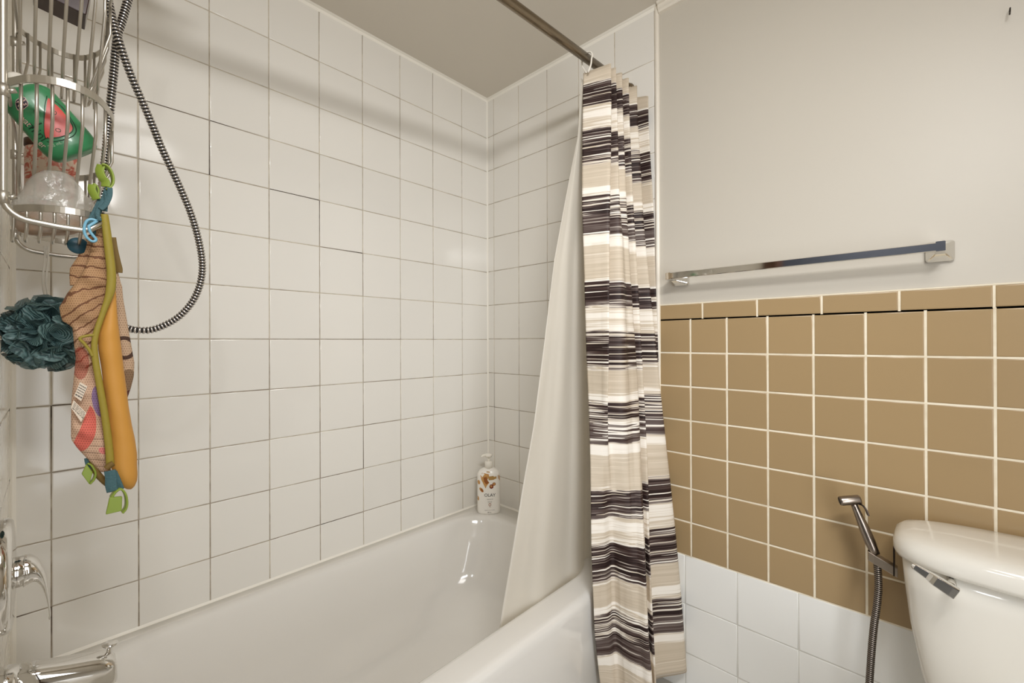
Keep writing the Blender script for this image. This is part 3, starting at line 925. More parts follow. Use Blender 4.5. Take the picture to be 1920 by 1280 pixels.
# ------------------------------------------------------------------ valve and spout on the faucet wall
def build_valve():
    c = Vector((.37, YF, .725))
    root = empty('shower_valve', c)
    tag(root, 'chrome shower valve with round plate and curved lever above the spout', 'shower valve')
    add('escutcheon', *lathe([(0, 0), (.088, 0), (.089, .006), (.0885, .014), (.084, .0185), (.07, .0205), (.04, .022), (.034, .0225), (0, .0225)], c, (0, 1, 0), 40), M_CHROME, root, True)
    add('hub', *lathe([(.0245, .01), (.0245, .030), (.0238, .031), (.0238, .0325), (.0245, .0335), (.0240, .036)], c, (0, 1, 0), 28), M_CHROME, root, True)
    def pz(u, v): return at(u, v, 'x', .37)
    top = [(46, 1041), (58, 1041), (70, 1047), (80, 1060), (87, 1080), (91, 1105), (94, 1130), (95.5, 1150), (94.5, 1157)]
    bot = [(44, 1098), (55, 1091), (66, 1087), (74, 1092), (80, 1101), (86, 1117), (90, 1136), (91.5, 1150), (91, 1157)]
    wid = [.0235, .0235, .022, .0195, .0165, .014, .0125, .0115, .009]
    T, Bm = catmull([pz(*p) for p in top], 5), catmull([pz(*p) for p in bot], 5)
    wl = [float(np.interp(i, [5*k for k in range(9)], wid)) for i in range(len(T))]
    rings = []
    for a, b_, w in zip(T, Bm, wl):
        cc = (a+b_)/2; h = (a-b_)/2
        rings.append([cc+h*y+X*(x*w) for x, y in sq(20, 1, 1, 2.6)])
    add('lever_handle', *loft(rings), M_CHROME, root, True)
build_valve()

def build_spout():
    root = empty('tub_spout', (.37, YF, .55))
    tag(root, 'chrome bath spout with a pull-up diverter knob over the tub', 'tub spout')
    def sec(y, zt, zb, w, e=3.2):
        return [Vector((.37+a, y, (zt+zb)/2+b_)) for a, b_ in sq(28, w, (zt-zb)/2, e)]
    R = [sec(YF+.022, .5690, .517, .0235), sec(YF+.05, .5625, .512, .0245), sec(YF+.08, .5530, .505, .0255), sec(YF+.11, .5445, .493, .026),
         sec(YF+.128, .5390, .484, .0255), sec(YF+.138, .5340, .481, .0235), sec(YF+.1435, .5255, .483, .020), sec(YF+.1455, .515, .488, .014)]
    add('body', *loft(R), M_CHROME, root, True)
    add('collar', *lathe([(0, 0), (.032, 0), (.032, .014), (.030, .020), (.027, .026), (0, .026)], (.37, YF, .543), (0, 1, 0), 28), M_CHROME, root, True)
    add('outlet', *lathe([(0, 0), (.014, 0), (.014, .004), (0, .004)], (.37, YF+.122, .4815), (0, 0, 1)), M_BLACKGAP, root, True)
    k = add('diverter_knob', *lathe([(.004, -.004), (.0038, .010), (.0048, .0125), (.0105, .015), (.0118, .0175), (.0095, .0195), (0, .0205)], (.37, YF+.1345, .5340), (0, .12, 1), 22), M_CHROME, root, True)
build_spout()

# ------------------------------------------------------------------ shower arm and head (above the frame; its shadow falls on the tiles)
def build_shower():
    root = empty('overhead_shower', (.37, YF, 2.0))
    tag(root, 'chrome shower head on a bent arm above the wire caddy', 'shower head')
    add('arm', *tube(catmull([(.37, YF+.002, 2.0), (.37, YF+.06, 2.0), (.37, YF+.12, 1.985), (.37, YF+.16, 1.965)], 5), .0105, 16), M_CHROME, root, True)
    add('flange', *lathe([(0, 0), (.03, 0), (.028, .006), (.014, .012), (0, .012)], (.37, YF, 2.0), (0, 1, 0)), M_CHROME, root, True)
    add('head', *lathe([(.012, -.01), (.018, .0), (.02, .015), (.045, .045), (.052, .055), (.050, .060), (0, .061)], (.37, YF+.165, 1.965), (.0, .62, -.5)), M_CHROME, root, True)
build_shower()

# ------------------------------------------------------------------ wire caddy
CX, HW = .385, .150
def dcurve(side, bulge, yf, yb, n=40, corner=.035):
    """basket outline from the near rail round the front to the far rail"""
    hx = side
    pts = [(hx-.004, yb), (hx+bulge*.62, yb+.022), (hx+bulge, yb+.052), (hx+bulge*.82, yb+.080), (hx+bulge*.2, yf-.014), (hx-.028, yf-.001), (hx-.065, yf)]
    pts = pts+[(0.0, yf+.001)]+[(-x, y) for x, y in reversed(pts)]
    return [Vector((CX+p.x, p.y, 0)) for p in catmull([(x, y, 0) for x, y in pts], 6)]

def build_caddy():
    root = empty('shower_caddy', (CX, YF, 1.28))
    tag(root, 'satin aluminium wire caddy with three baskets hanging on the faucet wall', 'shower caddy')
    yb = -1.4290
    for s in (1, -1):
        xr = CX+s*HW
        p = [(xr, yb, 1.97), (xr, yb, 1.70), (xr, yb, 1.45), (xr, yb, 1.315)]
        arc = [(xr, yb+.028*(1-math.cos(a)), 1.300-.028*math.sin(a)) for a in [PI/2*k/6 for k in range(7)]]
        tail = [(xr, -1.375, 1.2695), (xr, -1.352, 1.2690), (xr, -1.343, 1.2715), (xr, -1.329, 1.2840)]
        add('rail', *tube([Vector(q) for q in p+arc+tail], .0043, 12), M_ALU, root, True)
    # hanger joining the rails over the shower arm
    add('hanger', *tube(catmull([(CX+HW, yb, 1.965), (CX+.10, yb, 2.0), (CX+.04, yb, 2.022), (CX, yb, 2.027), (CX-.04, yb, 2.022), (CX-.10, yb, 2.0), (CX-HW, yb, 1.965)], 5), .0043, 12), M_ALU, root, True)
    def basket(zr, hgt, zk, zf, side, bulge, yf, floor_x, wires, name, tilt=0.0):
        c = dcurve(side, bulge, yf, yb+.004)
        lean = lambda pts: [p+Z*(tilt*(p.x-CX)) for p in pts]
        b_ = add(name, *band(lean([p+Z*(zr-hgt/2) for p in c]), hgt, .0022), M_ALU, root)
        L = [0]
        for a, q in zip(c, c[1:]): L.append(L[-1]+(q-a).length)
        n = len(c)
        for yy in wires:
            # near and far point of the rim at this depth
            ca = min(c[:n//2], key=lambda p: abs(p.y-yy)); cb = Vector((2*CX-ca.x, ca.y, 0))
            k = .985
            pth = [Vector((CX+(ca.x-CX)*k, yy, zr-.002)), Vector((CX+(ca.x-CX)*k, yy, zk)), Vector((CX+floor_x, yy-.004, zf+.012)), Vector((CX+floor_x*.9, yy-.004, zf+.002)), Vector((CX+floor_x*.7, yy-.004, zf)),
                   Vector((CX-floor_x*.7, yy-.004, zf)), Vector((CX-floor_x*.9, yy-.004, zf+.002)), Vector((CX-floor_x, yy-.004, zf+.012)), Vector((CX+(cb.x-CX)*k, yy, zk)), Vector((CX+(cb.x-CX)*k, yy, zr-.002))]
            add('wire', *tube(lean(pth), .0021, 8), M_ALU, b_, True)
        # front wires
        for fx in (.07, .02, -.03, -.08):
            x = CX+fx
            pth = [Vector((x, yf, zr-.002)), Vector((x, yf, zk)), Vector((CX+fx*.6, yf-.022, zf+.006)), Vector((CX+fx*.5, yf-.028, zf))]
            add('wire', *tube(lean(pth), .0021, 8), M_ALU, b_, True)
        back = add('back_wire', *tube([Vector((CX+HW, yb+.004, zr-.004)), Vector((CX-HW, yb+.004, zr-.004))], .0021, 8), M_ALU, b_, True)
        add('floor_wire', *tube([Vector((CX+floor_x*.6, yb+.02, zf-.0042)), Vector((CX+floor_x*.6, yf-.03, zf-.0042))], .0021, 8), M_ALU, b_, True)
        add('floor_wire', *tube([Vector((CX-floor_x*.6, yb+.02, zf-.0042)), Vector((CX-floor_x*.6, yf-.03, zf-.0042))], .0021, 8), M_ALU, b_, True)
        return b_
    ys = [-1.413, -1.3975, -1.382, -1.3665, -1.351, -1.336, -1.324]
    basket(1.676, .0105, 1.62, 1.530, .130, .038, -1.314, .050, ys, 'top_basket')
    basket(1.4575, .0115, 1.395, 1.3330, .128, .034, -1.312, .080, ys, 'middle_basket', .15)
    # shallow soap tray with tines
    c = dcurve(.106, .036, -1.325, yb+.008)
    t = add('soap_tray', *band([p+Z*(1.3015-.005) for p in c], .0105, .0022), M_ALU, root)
    n = len(c)
    for yy in (-1.4215, -1.408, -1.394, -1.380, -1.366, -1.352):
        ca = min(c[:n//2], key=lambda p: abs(p.y-yy))
        for s in (1,):
            dx = ca.x-CX
            pth = [Vector((CX+s*dx*.985, yy, 1.2940)), Vector((CX+s*dx*.965, yy, 1.272)), Vector((CX+s*dx*.92, yy-.001, 1.2590)), Vector((CX+s*dx*.84, yy-.002, 1.2525)), Vector((CX+s*dx*.74, yy-.002, 1.2520))]
            add('tine', *tube(catmull(pth, 3), .0020, 8), M_ALU, t, True)
    # brackets that hold the baskets on the rails
    for z in (1.655, 1.447, 1.300):
        for s in (1, -1):
            add('clamp', *lathe([(.004, -.009), (.0065, -.008), (.0065, .008), (.004, .009)], (CX+s*HW, yb, z), (0, 0, 1), 14), M_ALU, root, True)
            add('clamp', *tube([Vector((CX+s*HW, yb+.004, z)), Vector((CX+s*HW, yb+.012, z+.004))], .0035, 10), M_ALU, root, True)
build_caddy()

# ------------------------------------------------------------------ things in the caddy
def build_green_bottle():
    M_G = mat('green_squeeze_plastic', (52, 132, 84), 0.32, coat=0.15)
    M_GD = mat('dark_green_print', (12, 58, 34), 0.4); M_R = mat('watermelon_red_print', (206, 72, 62), 0.35)
    M_NAVY = mat('navy_print', (22, 20, 44), 0.4); M_PINK = mat('pale_pink_print', (226, 190, 180), 0.4)
    M_PALE = mat('pale_green_print', (176, 206, 176), 0.4)
    x0 = .452
    T0, T1 = at(47, 178, 'x', x0), at(136, 280, 'x', x0)     # shoulder centre and base centre
    ax = (T0-T1).normalized(); nf = (X-ax*X.dot(ax)).normalized(); rg = nf.cross(ax)*-1
    if rg.y < 0: rg = -rg
    Hh = (T0-T1).length+.022; base = T1-ax*.011
    W0, D0 = .0345, .020
    root = empty('green_wash_bottle', base)
    tag(root, 'green squeeze bottle with a red watermelon slice leaning in the middle wire basket', 'bottle')
    def prof(h):
        t = h/Hh
        w = 1.08-.12*t
        if h < .026: w *= .66+.34*math.sqrt(max(0, 1-((.026-h)/.026)**2))
        if h > Hh-.018: w *= .35+.65*math.sqrt(max(0, 1-((h-Hh+.018)/.018)**2))
        return w
    hs = [0, .0015, .004, .008, .013, .019]+[.026+k*(Hh-.046)/8 for k in range(9)]+[Hh-.018+k*.003 for k in range(1, 7)]
    E = 2.3
    rings = [[base+ax*h+rg*a+nf*b_ for a, b_ in sq(40, W0*prof(h), D0*min(prof(h), 1.0), E)] for h in hs]
    add('bottle', *loft(rings), M_G, root, True)
    add('cap', *lathe([(0, 0), (.015, 0), (.015, .018), (.012, .021), (0, .021)], base+ax*(Hh-.004), ax), M_WPLASTIC, root, True)
    def surf(a, h, off=.0004):
        w, dd = W0*prof(h), D0*min(prof(h), 1.0)
        q = max(0.0, 1-abs(a/w)**E)
        return base+ax*h+rg*a+nf*(dd*q**(1/E)+off)
    def ah(u, v):
        p = at(u, v, 'x', x0+.018)-base
        return p.dot(rg), p.dot(ax)
    def decal(name, uvs, m, off=.0004, smooth=3):
        poly = [ah(*p) for p in uvs]
        poly = [(p.x, p.y) for p in catmull([(a, h, 0) for a, h in poly], smooth, True)] if smooth else poly
        c = (sum(p[0] for p in poly)/len(poly), sum(p[1] for p in poly)/len(poly))
        V = [surf(*c, off)]; F = []; n = len(poly)
        for k in (.33, .66, 1): V += [surf(c[0]+(p[0]-c[0])*k, c[1]+(p[1]-c[1])*k, off) for p in poly]
        for i in range(n):
            j = (i+1) % n; F.append((0, 1+i, 1+j))
            for q in (0, 1): F.append((1+q*n+i, 1+(q+1)*n+i, 1+(q+1)*n+j, 1+q*n+j))
        add(name, V, F, m, root, True)
    def line(name, uvs, m, r=.0005, off=.0003, closed=False):
        P = [surf(*ah(*p), off) for p in uvs]
        add(name, *tube(catmull(P, 4, closed), r, 6, closed=closed), m, root, True)
    rind = [(90, 178), (98, 184), (112, 196), (126, 213), (134, 228), (142, 243), (136, 254), (122, 261), (105, 265), (88, 265), (82, 262), (80, 235), (84, 205)]
    decal('watermelon_print', [(90, 184), (97, 190), (110, 200), (122, 214), (130, 228), (136, 240), (130, 250), (116, 256), (100, 258), (86, 258), (83, 235), (86, 208)], M_R, .0005, 3)
    line('rind_print', [(95, 182), (109, 193), (124, 210), (135, 232), (136, 246), (125, 254), (105, 259.5), (86, 259)], M_GD)
    line('rind_print', [(97, 185), (118, 200), (136, 226), (143, 244), (136, 256), (118, 263), (98, 266), (88, 265)], M_GD, .0006)
    line('rind_print', [(88, 180), (84, 200), (82.5, 225), (83, 250), (85, 258)], M_GD)
    for (u, v, a, b_) in ((102, 212, 4.2, 3), (109, 245, 5, 2.8), (68.5, 210, 5, 2.6)):
        line('seed_print', [(u+a*math.cos(t)*.94-b_*math.sin(t)*.3, v+a*math.cos(t)*.3+b_*math.sin(t)) for t in [2*PI*k/10 for k in range(10)]], M_GD, .0004, .0006, True)
    line('seed_print', [(78, 231), (70, 234), (60, 239)], M_GD, .0009)
    decal('logo_badge', [(29.5, 188), (43, 181.5), (50, 188), (53, 199), (37, 207.5), (30, 200)], M_PINK, .0004, 2)
    decal('logo_badge', [(30.3, 188.7), (42.8, 182.8), (49.2, 188.8), (51.8, 198.4), (37.3, 206.2), (30.9, 199.4)], M_NAVY, .0007, 2)
    for row_ in (((31.5, 193), (34, 190.5), (36, 193.5), (38.5, 189.5), (40, 192.5), (43, 188), (44.5, 191), (47, 187.5), (47.5, 189.5)),
                 ((33.5, 199.5), (36.5, 196.5), (37, 202), (40, 197.5), (41.5, 200.5), (44.5, 195.5), (46, 199), (48.5, 194.5), (50, 198))):
        line('logo_script', row_, M_PINK, .0005, .0011)
    def word(body, size, u0, v0, u1, v1, m):
        tv, tf = text_shape(body, size)
        a0, h0 = ah(u0, v0); a1, h1 = ah(u1, v1)
        d_ = Vector((a1-a0, h1-h0)).normalized(); c = Vector(((a0+a1)/2, (h0+h1)/2)); nn = Vector((-d_.y, d_.x))
        add('lettering', [surf(*(c+d_*a+nn*b_), .0006) for a, b_ in tv], tf, m, root)
    word('mini', .016, 58, 235, 80, 257, M_GD)
    word('wat', .010, 42, 219, 53, 231, M_PINK); word('er', .010, 73, 263, 85, 275, M_PINK)
    word('222 mL', .0058, 94, 274, 112, 269, M_PALE)
build_green_bottle()

def build_pink_tub():
    M_PK = mat('blush_floral_plastic', (222, 196, 178), 0.35)
    nt = M_PK.node_tree; b = nt.nodes['Principled BSDF']
    tc = N(nt, 'ShaderNodeTexCoord')
    nz = N(nt, 'ShaderNodeTexNoise', i_Scale=48.0, i_Detail=5.0, i_Distortion=2.0)
    nt.links.new(tc.outputs['Object'], nz.inputs['Vector'])
    rp = N(nt, 'ShaderNodeValToRGB'); e = rp.color_ramp.elements
    e[0].position = .36; e[0].color = (*lin((196, 92, 78)), 1); e[1].position = .52; e[1].color = (*lin((228, 204, 184)), 1)
    x = e.new(.45); x.color = (*lin((214, 128, 108)), 1)
    nt.links.new(nz.outputs['Fac'], rp.inputs['Fac']); nt.links.new(rp.outputs['Color'], b.inputs['Base Color'])
    c = Vector((.318, -1.3825, 1.342))
    root = empty('pink_floral_jar', c)
    tag(root, 'blush pink jar with red flower print standing behind the green bottle', 'jar')
    rings = [[c+X*a*1.0+Y*b_+Z*z for a, b_ in sq(36, .026*s, .0335*s, 3.0)] for z, s in ((0, .92), (.004, 1), (.05, 1), (.092, 1), (.098, .97), (.100, .9))]
    add('jar', *loft(rings), M_PK, root, True)
    add('lid', *lathe([(.0, 0), (.017, 0), (.017, .012), (.015, .014), (0, .014)], c+Vector((.004, -.017, .100)), (0, 0, 1)), M_WOOD, root, True)
build_pink_tub()

def build_soap_bag():
    m = bpy.data.materials.new('clear_crinkled_plastic'); m.use_nodes = True
    nt = m.node_tree; b = nt.nodes['Principled BSDF']
    b.inputs['Base Color'].default_value = (*lin((196, 192, 182)), 1); b.inputs['Roughness'].default_value = .2
    tp = N(nt, 'ShaderNodeBsdfTransparent'); ms = N(nt, 'ShaderNodeMixShader')
    tc = N(nt, 'ShaderNodeTexCoord'); nz = N(nt, 'ShaderNodeTexNoise', i_Scale=24.0, i_Detail=4.0, i_Distortion=.7)
    nt.links.new(tc.outputs['Object'], nz.inputs['Vector'])
    mr = N(nt, 'ShaderNodeMapRange'); mr.inputs[1].default_value = .3; mr.inputs[2].default_value = .7; mr.inputs[3].default_value = .30; mr.inputs[4].default_value = .66
    nt.links.new(nz.outputs['Fac'], mr.inputs[0]); sz = N(nt, 'ShaderNodeSeparateXYZ'); nt.links.new(tc.outputs['Object'], sz.inputs[0])
    thin = N(nt, 'ShaderNodeMapRange'); thin.inputs[1].default_value = .012; thin.inputs[2].default_value = .045; thin.inputs[3].default_value = .28; thin.inputs[4].default_value = 0.0
    nt.links.new(sz.outputs['Z'], thin.inputs[0])
    nt.links.new(mth(nt, 'ADD', mr.outputs[0], thin.outputs[0]), ms.inputs['Fac'])
    bp = N(nt, 'ShaderNodeBump', i_Strength=.8, i_Distance=.008); nt.links.new(nz.outputs['Fac'], bp.inputs['Height']); nt.links.new(bp.outputs['Normal'], b.inputs['Normal'])
    nt.links.new(b.outputs[0], ms.inputs[1]); nt.links.new(tp.outputs[0], ms.inputs[2]); nt.links.new(ms.outputs[0], nt.nodes['Material Output'].inputs['Surface'])
    xc = .462
    def blob(rows, depth, seg, amp, seed):
        R = []
        for v, ul, ur in rows:
            a, q = at(ul, v, 'x', xc), at(ur, v, 'x', xc)
            c = (a+q)/2; h = (q-a)/2
            R.append([(c+h*y+X*(x*depth*min(1, h.length/.02))) for x, y in sq(seg, 1, 1, 2.2)])
        V, F = loft(R)
        V = [v+Vector((1, .6, .5))*mnoise.noise(v*70+Vector((seed, 0, 0)))*amp for v in V]
        return V, F
    rows = [(321, 92, 108), (325, 72, 124), (332, 58, 138), (345, 46, 147), (358, 40, 156), (368, 32, 165), (376, 22, 172), (388, 18, 176), (402, 18, 176), (420, 20, 172), (432, 24, 166), (440, 40, 156)]
    root = empty('plastic_bag', (xc, -1.385, 1.258))
    tag(root, 'crumpled translucent plastic bag bulging out of the lowest caddy tray', 'plastic bag')
    add('film', *blob(rows, .024, 40, .0045, 3), m, root, True)
    rows2 = [(392, 40, 140), (398, 28, 158), (410, 24, 168), (424, 26, 164), (433, 34, 156), (438, 56, 140)]
    M_SOAP = mat('tan_soap', (168, 128, 90), .5, bump=.3, bscale=60)
    s = add('soap_bar', *blob(rows2, .019, 30, .002, 9), M_SOAP, None, True)
    tag(s, 'tan bar of soap lying in the tray inside the plastic bag', 'soap')
build_soap_bag()

def build_dark_box():
    M_D = mat('dark_brown_box', (48, 20, 16), .25, coat=.3); M_LB = mat('white_label', (226, 222, 214), .5)
    A, Bq = at(62, -8, 'x', .40), at(161, 40, 'x', .40)
    ax = (Bq-A).normalized(); nf = X.copy(); up = nf.cross(ax)
    if up.z < 0: up = -up
    L = (Bq-A).length
    root = empty('dark_brown_carton', A)
    tag(root, 'dark brown box with a white label lying in the uppermost basket', 'box')
    c = A+ax*L*.5+up*.021
    def bx(c, l, h, d_): return [c+ax*a*l+up*b_*h+nf*e*d_ for a in (-1, 1) for b_ in (-1, 1) for e in (-1, 1)], box(0, 1, 0, 1, 0, 1)[1]
    o = add('carton', *bx(c, L/2, .024, .026), M_D, root); bevel_obj(o, .0015, 2)
    add('label', *bx(c+ax*.016+up*.016+nf*.0262, .013, .010, .0004), M_LB, root)
    for k in range(3):
        add('print_line', *bx(c+ax*.016+up*(.010+k*.005)+nf*.0268, .010-.0015*k, .0006, .0002), M_BLACK, root)
build_dark_box()

# ------------------------------------------------------------------ shower hose
def build_hose():
    M_HI = mat('hose_chrome', (222, 218, 216), .16, 1.0)
    root = empty('shower_hose', at(280, 617, 'x', .41))
    tag(root, 'chrome ribbed shower hose hanging in a long loop beside the caddy', 'hose')
    A = [(262, -90, .40), (248, -30, .402), (240, 0, .402), (231, 32, .402), (222, 62, .402), (217, 95, .40), (213, 140, .395), (208, 190, .39), (203, 240, .385), (199, 290, .385), (194, 335, .39), (189, 385, .39), (188, 440, .39), (191, 500, .39), (200, 560, .395), (215, 598, .405),
         (240, 615, .41), (262, 619, .415), (285, 618, .415), (310, 609, .415), (335, 594, .415), (357, 571, .415), (372, 543, .415), (379, 512, .415), (378, 480, .415), (370, 440, .415), (357, 398, .415), (340, 357, .415), (322, 318, .415), (303, 277, .415), (285, 233, .415), (268, 193, .418), (250, 152, .422), (236, 116, .426), (224, 80, .43), (214, 48, .43), (206, 15, .43), (200, -20, .425), (195, -80, .42)]
    P = catmull([at(u, v, 'x', x) for u, v, x in A], 6)
    ribbed(P, .0064, .0056, M_HI, M_BLACKGAP, 'ribbed_tube', root, 12, .74, .64)
build_hose()

# ------------------------------------------------------------------ mesh pouf on its cord
def build_pouf():
    m = bpy.data.materials.new('teal_net'); m.use_nodes = True
    nt = m.node_tree; b = nt.nodes['Principled BSDF']; L = nt.links.new
    tc = N(nt, 'ShaderNodeTexCoord'); wv = N(nt, 'ShaderNodeTexWave', i_Scale=110.0, i_Distortion=5.0, i_Detail=2.0)
    L(tc.outputs['Object'], wv.inputs['Vector'])
    mx = N(nt, 'ShaderNodeMix', data_type='RGBA'); mx.inputs['A'].default_value = (*lin((50, 80, 82)), 1); mx.inputs['B'].default_value = (*lin((112, 146, 146)), 1)
    L(wv.outputs['Fac'], mx.inputs['Factor']); L(mx.outputs['Result'], b.inputs['Base Color'])
    b.inputs['Roughness'].default_value = .4
    bp = N(nt, 'ShaderNodeBump', i_Strength=.5, i_Distance=.002); L(wv.outputs['Fac'], bp.inputs['Height']); L(bp.outputs['Normal'], b.inputs['Normal'])
    tp = N(nt, 'ShaderNodeBsdfTransparent'); ms = N(nt, 'ShaderNodeMixShader', i_Fac=.12)
    L(b.outputs[0], ms.inputs[1]); L(tp.outputs[0], ms.inputs[2]); L(ms.outputs[0], nt.nodes['Material Output'].inputs['Surface'])
    c = Vector((.300, -1.3835, 1.1175)); R = .066
    root = empty('bath_pouf', c)
    tag(root, 'ruffled teal mesh bath pouf hanging under the wire caddy', 'bath pouf')
    rnd = random.Random(11)
    parts = []
    n_p = 46
    for k in range(n_p):
        z = 1-2*(k+.5)/n_p; a = k*2.39996+rnd.uniform(-.25, .25); rr = math.sqrt(1-z*z)
        dv = Vector((rr*math.cos(a), rr*math.sin(a), z))
        t1 = dv.cross(Vector((.3, .2, .9))).normalized(); t2 = dv.cross(t1)
        na, nr = 36, 6; ph = [rnd.uniform(0, 6.28) for _ in range(3)]; f1, f2 = rnd.choice((3, 4)), rnd.choice((5, 7))
        open_ = rnd.uniform(.42, .6); sq_ = rnd.uniform(.45, 1.0); roll = rnd.uniform(0, PI); Rk = R*rnd.uniform(.9, 1.06)
        V = []
        for i in range(nr+1):
            s = i/nr
            for j in range(na):
                q = 2*PI*j/na
                w = 1+.30*s*math.sin(f1*q+ph[0])+.16*s*math.sin(f2*q+ph[1])
                rad = R*(.08+open_*s**1.3)*w
                h = Rk*(.35+.66*s-.18*s*s*s)+R*.10*s*math.sin(f1*q+ph[2])
                e1, e2 = math.cos(q+roll), math.sin(q+roll)*sq_
                V.append(c+dv*h+t1*(e1*rad)+t2*(e2*rad))
        for i, v in enumerate(V):
            dd = v-c; l = dd.length
            lim = R*1.07
            if l > lim: v = c+dd*(lim/l)
            if v.y < YF+.0025: v.y = YF+.0025+(v.y-YF-.0025)*.02
            V[i] = v
        F = []
        for i in range(nr):
            for j in range(na):
                F.append((i*na+j, i*na+(j+1) % na, (i+1)*na+(j+1) % na, (i+1)*na+j))
        parts.append((V, F))
    add('ruffles', *merge(parts), m, root, True, recalc=False)
    core = [(0, -1)]+[(math.sin(q), -math.cos(q)) for q in [PI*k/10 for k in range(1, 10)]]+[(0, 1)]
    add('core', *lathe([(r*R*.62, h*R*.62) for r, h in core], c, (0, 0, 1), 20), mat('teal_core', (24, 44, 46), .7), root, True)
    mc = mat('clear_cord', (226, 222, 212), .25)
    top = at(87, 468, 'x', CX-HW)
    cord = [Vector((top.x+.006, top.y, top.z+.006)), Vector((top.x+.008, top.y, top.z-.02)), Vector((.26, -1.392, 1.21)), Vector((.288, -1.386, 1.16))]
    for s in (-1, 1):
        add('cord', *tube(catmull([p+Y*.0022*s for p in cord], 8), .0014, 8), mc, root, True)
    add('cord', *tube([Vector((CX-HW+.0075*math.cos(q), top.y, 1.2712+.0075*math.sin(q))) for q in [2*PI*k/16 for k in range(16)]], .0014, 8, closed=True), mc, root, True)
build_pouf()

